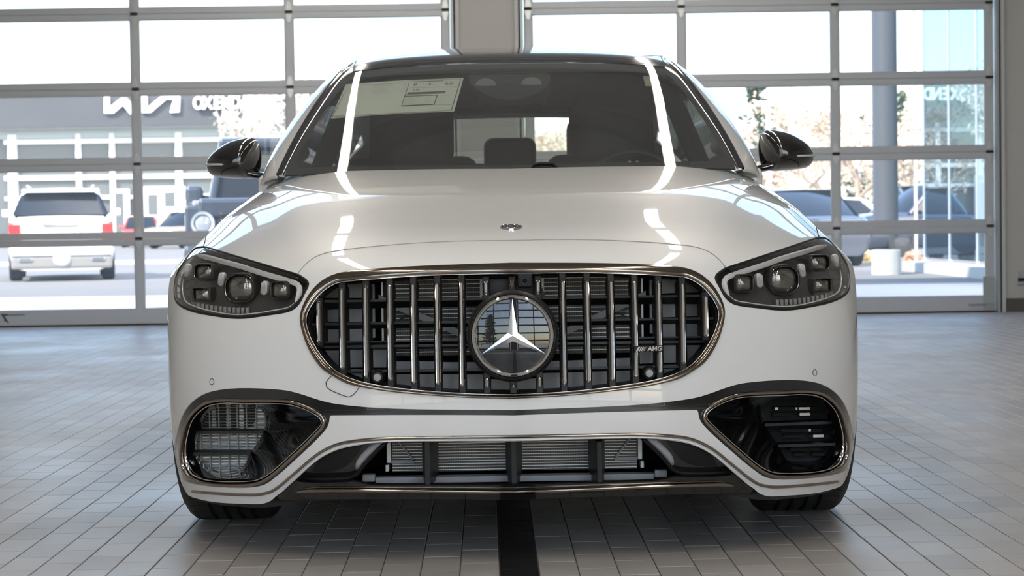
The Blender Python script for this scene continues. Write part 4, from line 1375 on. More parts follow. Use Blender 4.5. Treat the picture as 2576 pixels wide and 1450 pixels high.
# horizontal struts between the bars
def row_line(y, x0, x1, n=60):
    return np.array([FS.hit(x, y+(x-1288)*-0.015) for x in np.linspace(x0, x1, n)])
for (y, x0, x1) in ((744, 792, 1215), (804, 776, 1195), (852, 786, 1196), (864, 790, 1196), (928, 842, 1215)):
    th = 0.006 if y != 852 else 0.004
    L = FS.rs(row_line(y, x0, x1), step=0.012)
    put_flat_pair('strut', strip(FS, L, [(th/2, -0.045), (th/2, 0), (-th/2, 0), (-th/2, -0.045)], off=-0.020), M_satin, grille, 30)

# closed shutter panels, radiator and brackets behind the bars
def slab(px_poly, Y, th, m, name, parent, pair=True, extra=None):
    P = [at_y(x, y, Y) for x, y in px_poly]
    mb = MB(); mb.prism([(p.x, p.z) for p in P], 'y', Y, Y+th)
    o = mb.build(name, m, parent)
    if pair:
        mb2 = MB(); mb2.prism([(-p.x, p.z) for p in P][::-1], 'y', Y, Y+th)
        mb2.build(name, m, parent)
    return o
# grey side shutters, one plate per cell
for x0, x1 in ((776, 792), (806, 852), (866, 912)):
    for y0, y1 in ((708, 750), (755, 810), (814, 860), (874, 925), (930, 958)):
        if x1 < 800 and not (760 < y0 < 815): continue
        slab([(x0, y0), (x1, y0), (x1, y1), (x0, y1)], 0.165+0.0006*(960-x0), 0.01, M_greypl, 'shutter_plate', grille)
for x0, x1, y0, y1 in ((924, 972, 872, 925), (984, 1034, 910, 930), (1044, 1094, 910, 930), (1106, 1154, 912, 930), (1166, 1206, 912, 932),
                       (984, 1034, 942, 975), (1044, 1094, 942, 978), (1106, 1154, 942, 982), (1166, 1216, 942, 984), (1232, 1286, 955, 986)):
    slab([(x0, y0), (x1, y0), (x1, y1), (x0, y1)], 0.14, 0.01, M_greypl, 'shutter_plate', grille)
# black cavity behind the nose
cav = MB()
cav.box(-0.78, 0.78, 0.62, 0.64, 0.14, 0.70)
cav.box(-0.80, -0.78, 0.55, 0.64, 0.14, 0.60); cav.box(0.78, 0.80, 0.55, 0.64, 0.14, 0.60)
cav.box(-0.45, 0.45, 0.22, 0.64, 0.70, 0.71); cav.box(-0.78, 0.78, 0.50, 0.64, 0.70, 0.71)
cav.box(-0.66, 0.66, 0.20, 0.64, 0.135, 0.145)
cav.box(-0.50, 0.50, 0.17, 0.60, 0.335, 0.36)
cav.build('nose_cavity', M_matte, car)
# radiator
M_fin = mat('radiator_fins', (0.10, 0.095, 0.09), 0.45, 0.6)
_nt = M_fin.node_tree
_tc = _nt.nodes.new('ShaderNodeTexCoord'); _wv = _nt.nodes.new('ShaderNodeTexWave')
_wv.inputs['Scale'].default_value = 70; _wv.inputs['Distortion'].default_value = 3; _wv.inputs['Detail'].default_value = 3; _wv.bands_direction = 'X'
_mx = _nt.nodes.new('ShaderNodeMix'); _mx.data_type = 'RGBA'
_mx.inputs['A'].default_value = (0.03, 0.028, 0.026, 1); _mx.inputs['B'].default_value = (0.13, 0.12, 0.11, 1)
_nt.links.new(_tc.outputs['Object'], _wv.inputs['Vector']); _nt.links.new(_wv.outputs['Fac'], _mx.inputs['Factor'])
_nt.links.new(_mx.outputs['Result'], _nt.nodes['Principled BSDF'].inputs['Base Color'])
M_tube = mat('radiator_tubes', (0.70, 0.70, 0.70), 0.35, 0.8)
rad = empty('radiator', (0, 0.32, 0.4), parent=car)
YR = 0.30
pa = at_y(978, 700, YR); pb = at_y(1214, 893, YR)
MB().box(pa.x, -pa.x, YR, YR+0.03, pb.z, pa.z).build('upper_core', M_fin, rad)
k = 0
zt = pa.z-0.006
while zt > pb.z:
    MB().bbox(pa.x, pb.x, YR-0.004, YR+0.01, zt-0.0014, zt+0.0014, 0.001).build('upper_tube', M_tube, rad)
    MB().bbox(-pb.x, -pa.x, YR-0.004, YR+0.01, zt-0.0014, zt+0.0014, 0.001).build('upper_tube', M_tube, rad)
    zt -= 0.0107
    k += 1
for s in (-1, 1):
    MB().box(s*pb.x-0.004, s*pb.x+0.004, YR-0.008, YR+0.02, pb.z, pa.z).build('core_post', M_steel, rad)
    MB().box(min(s*pa.x, s*(pa.x-0.02)), max(s*pa.x, s*(pa.x-0.02)), YR-0.01, YR+0.03, pb.z-0.02, pa.z).build('header_tank', M_satin, rad)
# diagonal stays
for s in (1, -1):
    def q(x, y, Y=0.24):
        p = at_y(x, y, Y); return Vector((s*p.x, p.y, p.z))
    A, B, C, D = q(952, 742), q(952, 760), q(1165, 852), q(1165, 834)
    mb = MB(); mb.prism([(p.x, p.z) for p in (A, B, C, D)], 'y', 0.24, 0.252)
    mb.build('diagonal_stay', M_greypl, rad)
    A, B, C, D = q(985, 820, .26), q(988, 824, .26), q(1024, 795, .26), q(1020, 791, .26)
    mb = MB(); mb.prism([(p.x, p.z) for p in (A, B, C, D)], 'y', 0.26, 0.266)
    mb.build('thin_stay', M_satin, rad)
    a, b = q(930, 715, .25), q(944, 850, .25)
    MB().box(min(a.x, b.x), max(a.x, b.x), .25, .28, b.z, a.z).build('side_duct', M_greypl, rad)
    a, b = q(958, 700, .255), q(966, 880, .255)
    MB().box(min(a.x, b.x), max(a.x, b.x), .255, .27, b.z, a.z).build('side_post', M_steel, rad)
    a, b = q(984, 858, .27), q(1060, 880, .27)
    MB().box(min(a.x, b.x), max(a.x, b.x), .27, .29, b.z, a.z).build('lower_mount', M_greypl, rad)

# round parking-radar sensors low in the grille
for x in (949,):
    c = at_y(x, 950, 0.02)
    for s in (1, -1):
        g = Vector((s*c.x, c.y, c.z))
        def lat(prof):
            return MB().lathe([(r, -h) for r, h in prof], axis='y', seg=28, origin=(g.x, g.y+0.02, g.z))
        o = lat([(0.0001, 0.022), (0.008, 0.022), (0.013, 0.020), (0.0155, 0.014), (0.0165, 0.006), (0.017, -0.02)]).build('sensor_housing', M_satin, grille)
        auto_smooth(o, 30)
        o = lat([(0.0001, 0.0245), (0.0045, 0.0245), (0.006, 0.0235), (0.0085, 0.0235), (0.009, 0.021)]).build('sensor_face', M_greypl, grille)
        auto_smooth(o, 25)

# ------------------------------------------------------------------ star emblem
em = empty('emblem', (0, 0, 0.56), parent=car)
em['label'] = 'round chrome three-pointed star emblem on black glass'
EC = at_y(1291, 845, -0.006)
EC.x = 0.0
ER = 0.0985
tilt = Matrix.Translation(EC) @ Matrix.Rotation(math.radians(-3.5), 4, 'X')
def em_lathe(prof, name, m, seg=96, deg=35):
    mb = MB(tilt); mb.lathe([(r, -h) for r, h in prof], axis='y', seg=seg)
    o = mb.build(name, m, em); return auto_smooth(o, deg)
em_lathe([(0.0985, 0.004), (0.101, 0.006), (0.104, 0.004), (0.107, -0.002), (0.1085, -0.012), (0.110, -0.045)], 'black_surround', M_satin)
em_lathe([(0.0865, 0.0), (0.087, 0.006), (0.0885, 0.009), (0.0915, 0.0105), (0.0945, 0.0095), (0.0972, 0.006), (0.0985, 0.0)], 'chrome_ring', M_chrome)
M_emglass = mat('black_emblem_glass', (0.010, 0.010, 0.012), 0.0, 0.0, spec=0.7)
M_emglass.node_tree.nodes['Principled BSDF'].inputs['IOR'].default_value = 1.5
em_lathe([(max(1e-5, r), 0.0072-r*r/(2*0.62)) for r in np.linspace(0, 0.088, 20)], 'glass_disc', M_emglass)
mb = MB(tilt)
V = [(0, -0.0118, 0)]
R1, R2 = 0.0868, 0.0135
for k in range(3):
    a = math.radians(90+120*k)
    V.append((R1*math.cos(a), -0.0045, R1*math.sin(a)))
    a2 = a+math.radians(60)
    V.append((R2*math.cos(a2), -0.0088, R2*math.sin(a2)))
mbF = [(0, 1+(i+1) % 6, 1+i) for i in range(6)]
B0 = len(V)
V2 = [(x, 0.0, z) for (x, y, z) in V[1:]]
V += V2
mbF += [(1+i, 1+(i+1) % 6, B0+(i+1) % 6, B0+i) for i in range(6)]
mb.add(V, mbF).build('star', M_chrome, em)
# black shroud plate above the emblem, camera on the right of centre
def plate(px, Y, th, name, m, parent, b=0.004):
    P = [at_y(x, y, Y) for x, y in px]
    mb = MB(); mb.prism([(p.x, p.z) for p in P], 'y', Y, Y+th)
    return mb.build(name, m, parent)
plate([(1232, 696), (1352, 694), (1372, 745), (1340, 762), (1245, 764), (1212, 747)], 0.112, 0.03, 'emblem_bridge', M_satin, grille)
cb = at_y(1320.5, 706.5, 0.075)
MB().bbox(cb.x-0.0175, cb.x+0.0175, 0.070, 0.115, cb.z-0.0165, cb.z+0.017, 0.004).build('camera_housing', M_satin, grille)
def ylathe(c, prof, name, m, parent, seg=32, deg=30):
    mb = MB(); mb.lathe([(r, -h) for r, h in prof], axis='y', seg=seg, origin=tuple(c))
    return auto_smooth(mb.build(name, m, parent), deg)
ylathe((cb.x, 0.070, cb.z), [(0.0135, 0.0), (0.0128, 0.003), (0.011, 0.003), (0.0105, 0.001), (0.0085, 0.001), (0.008, 0.004), (0.0055, 0.004), (0.005, 0.002)], 'camera_ring', M_satin, grille)
ylathe((cb.x, 0.070, cb.z), [(0.0001, 0.0055), (0.002, 0.005), (0.0035, 0.003), (0.0046, 0.001)], 'camera_lens', M_emglass, grille)

# lettering helper
def text_mesh(body, size, extrude, shear=0.0, spacing=1.0, offset=0.0):
    cu = bpy.data.curves.new('lettering', 'FONT')
    cu.body = body; cu.size = size; cu.extrude = extrude; cu.shear = shear; cu.space_character = spacing; cu.offset = offset
    cu.align_x = 'CENTER'; cu.align_y = 'CENTER'; cu.resolution_u = 3
    ob = bpy.data.objects.new('lettering', cu); COL.objects.link(ob)
    dg = bpy.context.evaluated_depsgraph_get()
    me = bpy.data.meshes.new_from_object(ob.evaluated_get(dg))
    V = [v.co.copy() for v in me.vertices]; F = [tuple(p.vertices) for p in me.polygons]
    bpy.data.objects.remove(ob); bpy.data.curves.remove(cu); bpy.data.meshes.remove(me)
    return V, F
def text_obj(name, body, size, extrude, M, m, parent, **kw):
    V, F = text_mesh(body, size, extrude, **kw)
    return mobj(name, [M @ v for v in V], F, m, parent)
UPRIGHT = Matrix.Rotation(math.pi/2, 4, 'X')      # lettering faces -Y
# badge on the right of the grille
bc = np.array(FS.ev(FS.mir([FS.hit(2*1291-1634, 888)])))[0]
bm_ = Matrix.Translation((bc[0], bc[1]-0.004, bc[2])) @ Matrix.Rotation(math.atan2(0.075, 0.36)*0.9, 4, 'Z')
mb = MB(bm_); mb.bbox(-0.0365, 0.0365, -0.0, 0.012, -0.0072, 0.0072, 0.002)
badge = mb.build('letter_badge', M_satin, grille)
text_obj('badge_lettering', 'AMG', 0.0150, 0.0015, bm_ @ Matrix.Translation((0.013, -0.001, -0.0003)) @ UPRIGHT @ Matrix.Scale(1.05, 4, (1, 0, 0)), M_chrome, grille, shear=0.1, offset=0.0004)
mb = MB(bm_)
for k, (a, w) in enumerate(((-0.0335, 0.0050), (-0.0265, 0.0030), (-0.0217, 0.0022), (-0.0177, 0.0015), (-0.0145, 0.001))):
    mb.prism([(a, -0.0052), (a+w, -0.0052), (a+w+0.006, 0.0050), (a+0.006, 0.0050)], 'y', -0.0025, 0.001)
mb.build('badge_stripes', M_chrome, grille)

# bonnet badge
hb = FS.hit(1286.5, 575); hb[0] = 8.0
hp = Vector(FS.ev([hb])[0]); hn = Vector(FS.nrm([hb])[0])
hq = Matrix.Translation(hp+hn*0.0015) @ hn.to_track_quat('Z', 'Y').to_matrix().to_4x4()
def hl(prof, name, m, deg=25):
    mb = MB(hq); mb.lathe(prof, axis='z', seg=48); return auto_smooth(mb.build(name, m, hood), deg)
hl([(0.0285, -0.001), (0.0285, 0.002), (0.0275, 0.0042), (0.0265, 0.0045), (0.0255, 0.004)], 'badge_rim', M_chrome)
hl([(0.0258, 0.0035), (0.0195, 0.0038)], 'badge_band', M_black)
hl([(0.0198, 0.0040), (0.0190, 0.0046), (0.0185, 0.0042), (0.00001, 0.0042)], 'badge_centre', M_silver)
mb = MB(hq)
mb.box(-0.0006, 0.0006, -0.018, 0.018, 0.0042, 0.0048)
mb.tube([(-0.010, -0.012, 0.0044), (-0.010, 0.006, 0.0044)], 0.0010, 6)
for k in range(5):
    a = math.radians(30+30*k); mb.tube([(-0.010, 0.000, 0.0044), (-0.010+0.006*math.cos(a), 0.002+0.008*math.sin(a), 0.0044)], 0.0008, 6)
mb.tube([(0.004, 0.010, 0.0044), (0.013, 0.004, 0.0044), (0.005, -0.002, 0.0044), (0.011, -0.008, 0.0044)], 0.001, 6)
mb.build('badge_relief', M_satin, hood)

# ------------------------------------------------------------------ panel gaps and small bumper marks
def gap(uvl, w=0.0030, closed=False, pair=True, name='panel_gap', m=None):
    st = strip(FS, FS.rs(uvl, step=0.01) if not closed else uvl, [(w/2, -0.003), (w/2, 0.0), (-w/2, 0.0), (-w/2, -0.003)], closed=closed, off=0.0019)
    if pair: put_flat_pair(name, st, m or M_matte, bumper)
    else: put_flat(name, st, m or M_matte, bumper)
g_half = np.vstack([uv_nose]); g_half[-1, 0] = 8.0
gap(np.vstack([g_half, FS.mir(g_half)[::-1][1:]]), pair=False, w=0.0013, m=M_greypl)
gap(uv_side[3:])
def ring_uv(px, py, r, n=28):
    p = FS.hit(px, py); P0 = FS.ev([p])[0]
    N = Vector(FS.nrm([p])[0]); a = N.orthogonal().normalized(); b = N.cross(a)
    return P0, N, a, b
for s in (1, -1):
    P0, N, a, b = ring_uv(533, 961, 0.0075)
    Q = [Vector(P0)+(a*math.cos(t)+b*math.sin(t))*0.0078+N*0.0003 for t in np.linspace(0, 2*math.pi, 33)[:-1]]
    if s < 0: Q = [Vector((-q.x, q.y, q.z)) for q in Q]
    MB().tube(Q, 0.0007, 6, closed=True).build('parking_sensor_ring', M_matte, bumper)
tow = FS.line([(834, 947), (822, 959), (820, 969), (827, 979), (850, 990), (871, 998), (881, 999), (892, 991), (908, 969)])
gap(tow, w=0.0014, pair=False, name='tow_cover_gap', m=M_satin)

# ------------------------------------------------------------------ headlights
lamp_loop = np.vstack([uv_ltop, uv_lin[1:], uv_lout[1:-1]])
M_bezel = mat('lamp_bezel', (0.075, 0.070, 0.065), 0.28)
M_lens2 = mat('lens_glass', (0.26, 0.245, 0.22), 0.04, 0.75, spec=0.8)
M_lens2.node_tree.nodes['Principled BSDF'].inputs['IOR'].default_value = 1.9
M_drl = mat('light_guide', (0.74, 0.73, 0.71), 0.25, 0.0, coat=0.6)
M_pill = mat('frosted_marker', (0.50, 0.50, 0.49), 0.3, 0.0, coat=0.6)
M_crys = mat('crystal_block', (0.20, 0.195, 0.185), 0.35, 0.0)
vf = sheet(FS, lamp_loop, du=0.2, dv=0.15, off=-0.045, rim=-0.045, step=0.01)
hl_a, hl_b = put_pair('headlight', vf, M_bezel, car)
hl_a['label'] = 'swept-back clear headlight on the image left of the grille'
hl_b['label'] = 'swept-back clear headlight on the image right of the grille'
HL = (hl_a, hl_b)
put_pair('cover_lens', sheet(FS, lamp_loop, du=0.15, dv=0.1, off=-0.0005, rim=0.0), M_lens, HL)
lp = FS.rs(np.vstack([lamp_loop, lamp_loop[:1]]), step=0.008)[:-1]
put_pair('seal', strip(FS, lp, [(0.0032, -0.006), (0.0032, 0.001), (0.0015, 0.0018), (-0.0015, 0.0018), (-0.0035, 0.001), (-0.0035, -0.006)], closed=True), M_satin, HL)
# broader black shroud under the bonnet edge
sh = FS.line([(520, 625), (607, 652), (690, 678), (742, 694)])
put_pair('top_shroud', strip(FS, FS.rs(sh, step=0.01), [(0.010, -0.004), (0.010, 0.0006), (-0.010, 0.0006), (-0.010, -0.004)], off=0.0), M_black, HL)
def deep(px, py, d):
    """point d metres behind the lamp cover along the sight line"""
    p = FS.ev([FS.hit(px, py)])[0]
    return Vector(p)+ray(px, py)*d
def hpair(mb, name, m, deg=35):
    a = auto_smooth(mb.build(name, m, hl_a), deg)
    V = [(-v[0], v[1], v[2]) for v in mb.v]; F = [f[::-1] for f in mb.f]
    b = auto_smooth(mobj(name, V, F, m, hl_b), deg)
    return a, b
def ribbon(px_pts, w, d, name, m, th=0.006):
    P = [deep(x, y, d) for x, y in resample(crom(px_pts), n=40)]
    mb = MB(); V = []
    n = len(P)
    for i in range(n):
        t = (P[min(i+1, n-1)]-P[max(i-1, 0)]).normalized()
        c = (CAM-P[i]).normalized()
        b = c.cross(t).normalized()
        ww = w*min(1, (i+1.5)/4, (n-i+0.5)/4)
        V += [P[i]+b*ww/2-c*th, P[i]+b*ww/2, P[i]+b*ww/4+c*0.002, P[i]-b*ww/4+c*0.002, P[i]-b*ww/2, P[i]-b*ww/2-c*th]
    mb.grid(V, n, 6, flip=False)
    return hpair(mb, name, m)
ribbon([(493, 641), (530, 650), (570, 661), (607, 671), (640, 682), (680, 694), (712, 703), (738, 711), (750, 718), (754, 729), (751, 744), (743, 760)], 0.0135, 0.010, 'daytime_strip', M_drl)
ribbon([(461, 703), (459, 722), (461, 742), (466, 757), (478, 766), (498, 774), (545, 786), (592, 792), (640, 789), (690, 781), (727, 773), (743, 760)], 0.0036, 0.008, 'lower_line', M_drl)
for k in range(12):
    x = 499+k*11.2; y = 764+12*math.sin(min(1, (x-495)/110)*1.45)+0
    P = deep(x, y+6, 0.016)
    mb = MB(); mb.bbox(P.x-0.0042, P.x+0.0042, P.y-0.006, P.y+0.02, P.z-0.0075, P.z+0.0075, 0.002)
    hpair(mb, 'crystal_block', M_crys)
def module(px, py, w, h, d, r, name='projector', lens_r=None):
    """rounded-box bezel with a domed glass lens, facing forward and a little outward"""
    c = deep(px, py, d)
    mm = 5.0/4800
    W, H = w*mm, h*mm
    yaw = math.radians(-14)
    M = Matrix.Translation(c) @ Matrix.Rotation(yaw, 4, 'Z')
    def rr(k, y, n=6):
        out = []
        rad = min(W, H)*0.5*r*k
        for (sx, sz, a0) in ((1, 1, 0), (-1, 1, 90), (-1, -1, 180), (1, -1, 270)):
            cx, cz = sx*(W/2*k-rad), sz*(H/2*k-rad)
            for j in range(n):
                a = math.radians(a0+90*j/(n-1))
                out.append((cx+rad*math.cos(a), y, cz+rad*math.sin(a)))
        return out
    mb = MB(M); R = [rr(1.0, 0.03), rr(1.0, 0.0), rr(0.97, -0.003), rr(0.90, -0.003), rr(0.86, 0.004), rr(0.82, 0.012)]
    V = sum(R, []); n = 24; F = []
    for i in range(len(R)-1):
        for j in range(n):
            F.append((i*n+j, i*n+(j+1) % n, (i+1)*n+(j+1) % n, (i+1)*n+j))
    mb.add(V, F); hpair(mb, name+'_bezel', M_satin, 30)
    mb = MB(M); R = [rr(0.84*k, 0.012-0.016*math.sqrt(max(0, 1-k*k))) for k in (1, 0.95, 0.85, 0.7, 0.5, 0.25, 0.02)]
    V = sum(R, []); F = []
    for i in range(len(R)-1):
        for j in range(n):
            F.append((i*n+j, i*n+(j+1) % n, (i+1)*n+(j+1) % n, (i+1)*n+j))
    mb.add(V, F); hpair(mb, name+'_lens', M_lens2, 60)
    mb = MB(M); R = [rr(0.905, -0.0035), rr(0.885, -0.0050), rr(0.86, -0.0045), rr(0.845, 0.002)]
    V = sum(R, []); F = []
    for i in range(len(R)-1):
        for j in range(n):
            F.append((i*n+j, i*n+(j+1) % n, (i+1)*n+(j+1) % n, (i+1)*n+j))
    mb.add(V, F); hpair(mb, name+'_ring', M_dchrome, 50)
module(604, 726, 84, 74, 0.022, 0.85)
module(705, 731, 52, 44, 0.020, 0.55)
module(514, 686, 58, 44, 0.026, 0.7)
module(508, 742, 52, 36, 0.024, 0.35)
def pill(px, py, w, h, d, lean):
    c = deep(px, py, d); mm = 5.0/4800
    W, H = w*mm, h*mm
    M = Matrix.Translation(c) @ Matrix.Rotation(math.radians(-14), 4, 'Z') @ Matrix.Rotation(math.radians(lean), 4, 'Y')
    def ol(k, y):
        out = []
        for j in range(20):
            a = 2*math.pi*j/20
            out.append((W/2*k*math.cos(a), y, (H/2-W/2)*(1 if math.sin(a) > 0 else -1)+W/2*k*math.sin(a)))
        return out
    R = [ol(1, 0.012), ol(1, 0), ol(0.9, -0.003), ol(0.6, -0.0045), ol(0.45, -0.0046)]
    mb = MB(M); V = sum(R, []); F = []
    for i in range(len(R)-1):
        for j in range(20): F.append((i*20+j, i*20+(j+1) % 20, (i+1)*20+(j+1) % 20, (i+1)*20+j))
    F.append(tuple(range(80, 100)))
    mb.add(V, F); hpair(mb, 'marker_pill', M_pill, 40)
pill(471, 681, 14, 34, 0.014, 8); pill(557, 703, 17, 34, 0.012, 8); pill(665, 725, 18, 34, 0.012, 6)

# ------------------------------------------------------------------ black lower-corner surrounds and connecting blade
PX_RING = [(615, 1008.5), (561, 1007.5), (521, 1014), (497, 1029), (475, 1055.5), (462, 1093), (455.5, 1139), (459, 1174), (473, 1198), (499.5, 1212.5), (540, 1220), (615, 1221), (650, 1216), (680, 1200), (736, 1151), (798, 1090.5), (814, 1070), (813, 1054), (790, 1034), (736, 1013), (682, 1008.5)]
def inset(px, d):
    P = np.array(px, float); n = len(P)
    t = np.roll(P, -1, 0)-np.roll(P, 1, 0); t /= np.linalg.norm(t, axis=1)[:, None]
    nn = np.stack([-t[:, 1], t[:, 0]], 1)
    c = P.mean(0)
    sg = np.sign(((c-P)*nn).sum()) 
    return P+nn*sg*d
def loop_px(px):
    P = crom(list(px)+[px[0]], 5)[:-1]
    return P
ringP = loop_px(PX_RING)
ring = np.array([FS.hit(*p) for p in ringP])
ring_mir = FS.mir(ring)
blade = put('lower_blade', sheet(FS, fog_loop, [ring, ring_mir], du=0.15, dv=0.1, off=-0.003, rim=0.03), M_black, car)
blade['label'] = 'gloss black surround joining both lower corner intakes'
IN = []
for side_, lab in ((0, 'image left'), (1, 'image right')):
    e = empty('corner_intake', (-0.68 if side_ == 0 else 0.68, 0.25, 0.25), parent=car)
    e['label'] = 'chrome-rimmed black corner intake on the %s of the bumper' % lab
    IN.append(e)
def ringstrip(d, w, h, off, m, name):
    L = np.array([FS.hit(*p) for p in inset(ringP, d)])
    L = FS.rs(np.vstack([L, L[:1]]), step=0.007)[:-1]
    put_pair(name, strip(FS, L, halfround(w, h), closed=True, off=off), m, IN)
ringstrip(0, 0.0095, 0.0050, 0.0, M_dchrome, 'chrome_rim')
ringstrip(7.5, 0.0040, 0.0030, -0.004, M_chrome, 'inner_rim')
def polar(P, c, n=96):
    P = np.array(P); out = []
    for a in np.linspace(0, 2*math.pi, n, endpoint=False):
        d = np.array([math.cos(a), math.sin(a)])
        best = None
        for i in range(len(P)):
            p, q = P[i], P[(i+1) % len(P)]
            e = q-p; M = np.array([d, -e]).T
            if abs(np.linalg.det(M)) < 1e-9: continue
            t, u = np.linalg.solve(M, p-c)
            if t > 0 and -1e-6 <= u <= 1+1e-6: best = t if best is None else max(best, t)
        out.append(c+d*(best or 1))
    return np.array(out)
PX_OPEN = [(508, 1069), (518, 1042), (540, 1026), (588, 1021), (658, 1033), (670, 1050), (669, 1069), (661, 1088), (650, 1112), (631, 1139), (620, 1163), (604, 1182), (583, 1186), (534, 1186), (508, 1174), (494, 1155), (491, 1128), (493, 1101), (502, 1080)]
rin = polar(inset(ringP, 7), np.array([620., 1115.]))
rop = polar(loop_px(PX_OPEN), np.array([580., 1105.]))
A0 = np.array([FS.ev([FS.hit(*p)])[0] for p in rin])
Yd = 0.40
rows = []
B1 = np.array([tuple(at_y(x, y, Yd)) for x, y in rop])
for t in np.linspace(0, 1, 9):
    ease = t**1.5
    rows.append(A0*(1-t)+B1*t + (np.array([0, 0.02, 0])*math.sin(math.pi*t))[None])
rows.append(B1+np.array([0, 0.04, 0]))
P = np.stack(rows, 1)
v, f, nn = grid_mesh(P, closed_u=True)
cc = np.array([620., 1115.])
ctr = A0.mean(0)
if ((ctr-A0)*nn.reshape(P.shape)[:, 2]).sum() < 0: f = [q[::-1] for q in f]; nn = -nn
put_pair('funnel', (v, f, nn), M_black, IN)
# slats across the opening
def crossbar(px0, px1, name):
    for s, par in ((1, IN[0]), (-1, IN[1])):
        a = at_y(*px0, Yd-0.015); b = at_y(*px1, Yd-0.015)
        mb = MB(); th = 0.0035
        mb.prism([(a.x, a.z-th), (b.x, b.z-th), (b.x, b.z+th), (a.x, a.z+th)], 'y', Yd-0.03, Yd+0.03)
        V = [(s*p[0], p[1], p[2]) for p in mb.v]; F = mb.f if s > 0 else [q[::-1] for q in mb.f]
        mobj(name, V, F, M_satin, par)
crossbar((496, 1086), (664, 1087), 'slat'); crossbar((489, 1141), (632, 1141), 'slat')
# image-left: oil cooler behind a plastic mesh
a = at_y(478, 1016, 0.47); b = at_y(690, 1195, 0.47)
MB().box(a.x, b.x, 0.47, 0.48, b.z, a.z).build('cooler_core', M_fin, IN[0])
mb = MB()
x = 482.0
while x < 690:
    p = at_y(x, 1100, 0.455); mb.box(p.x-0.0017, p.x+0.0017, 0.452, 0.462, b.z, a.z); x += 23.2
y = 1018.0
while y < 1196:
    p = at_y(580, y, 0.455); mb.box(a.x, b.x, 0.454, 0.460, p.z-0.0007, p.z+0.0007); y += 7.3
mb.build('mesh', M_greypl, IN[0])
mb = MB()
for y in (1030, 1052, 1073, 1100, 1122, 1160):
    p0 = at_y(508, y, .465); p1 = at_y(512, y, .465)
for y in np.arange(1020, 1196, 3.65):
    p = at_y(580, y, 0.465); mb.box(a.x+0.012, b.x, 0.464, 0.4705, p.z-0.0007, p.z+0.0007)
mb.build('cooler_tubes', M_tube, IN[0])
# image-right: closed shutter plates with slots
M_shut = mat('shutter_plastic', (0.018, 0.020, 0.024), 0.35)
def rp(x, y, Y): return at_y(x, y, Y)
for k, (y0, y1, x0, x1) in enumerate(((1004, 1066, 1905, 2090), (1068, 1120, 1925, 2098), (1122, 1180, 1945, 2098))):
    pa_, pb_ = rp(x0, y0, .45), rp(x1, y1, .45)
    mb = MB(); mb.add([(pa_.x, .455, pa_.z), (pb_.x, .455, pa_.z), (pb_.x, .425, pb_.z), (pa_.x, .425, pb_.z), (pa_.x, .47, pa_.z), (pb_.x, .47, pa_.z), (pb_.x, .47, pb_.z), (pa_.x, .47, pb_.z)],
                      [(0, 3, 2, 1), (0, 1, 5, 4), (1, 2, 6, 5), (2, 3, 7, 6), (3, 0, 4, 7)])
    mb.build('shutter_plate', M_shut, IN[1])
M_slotlit = mat('bright_fins', (0.55, 0.52, 0.48), 0.4, 0.6)
for (x0, x1, y, br) in ((1949, 2048, 1029, [(1950, 1958), (2002, 2006), (2010, 2038)]), (1945, 1990, 1043, []), (2010, 2058, 1043, [(2012, 2038)]), (1968, 2064, 1083, [(2035, 2040)]), (1972, 2016, 1099, []), (2038, 2082, 1098, [(2046, 2072)]), (1991, 2060, 1131, []), (2000, 2025, 1144, []), (2045, 2070, 1143, [])):
    c0, c1 = rp(x0, y, .425), rp(x1, y, .425)
    mb = MB(); h = 0.0042
    pts = [(c0.x+h*math.cos(t), c0.z+h*math.sin(t)) for t in np.linspace(math.pi/2, 1.5*math.pi, 7)]+[(c1.x+h*math.cos(t), c1.z+h*math.sin(t)) for t in np.linspace(-math.pi/2, math.pi/2, 7)]
    mb.prism(pts, 'y', 0.4215, 0.445); mb.build('shutter_slot', M_matte, IN[1])
    for (u0, u1) in br:
        q0, q1 = rp(u0, y, .42), rp(u1, y, .42)
        MB().box(q0.x, q1.x, 0.4208, 0.43, q0.z-0.0034, q0.z+0.0034).build('slot_fin', M_slotlit, IN[1])

# ------------------------------------------------------------------ chevron trims, lower intake, splitter
def sym_line(px):
    L = FS.line(px); L[0, 0] = 8.0
    return np.vstack([L[::-1], FS.mir(L)[1:]])
tr1 = sym_line([(1296, 1099), (1130, 1100.5), (973, 1103.5), (897, 1109.5), (848, 1119), (800, 1143), (740, 1193), (703, 1224), (682, 1237), (660, 1243), (640, 1245), (588, 1244), (521, 1240), (480, 1236)])
t1 = put('lower_chrome_trim', strip(FS, FS.rs(tr1, step=0.008), halfround(0.0085, 0.0045), taper=0.03, off=0.0005), M_dchrome, bumper)
tr2 = sym_line([(1296, 1107), (1130, 1108), (973, 1110.5), (900, 1117), (850, 1128), (803, 1152), (742, 1204), (712, 1232)])
put('lower_white_bead', strip(FS, FS.rs(tr2, step=0.008), halfround(0.0060, 0.0035), taper=0.02, off=0.0), M_paint, bumper)
for x in (973.5,):
    pass
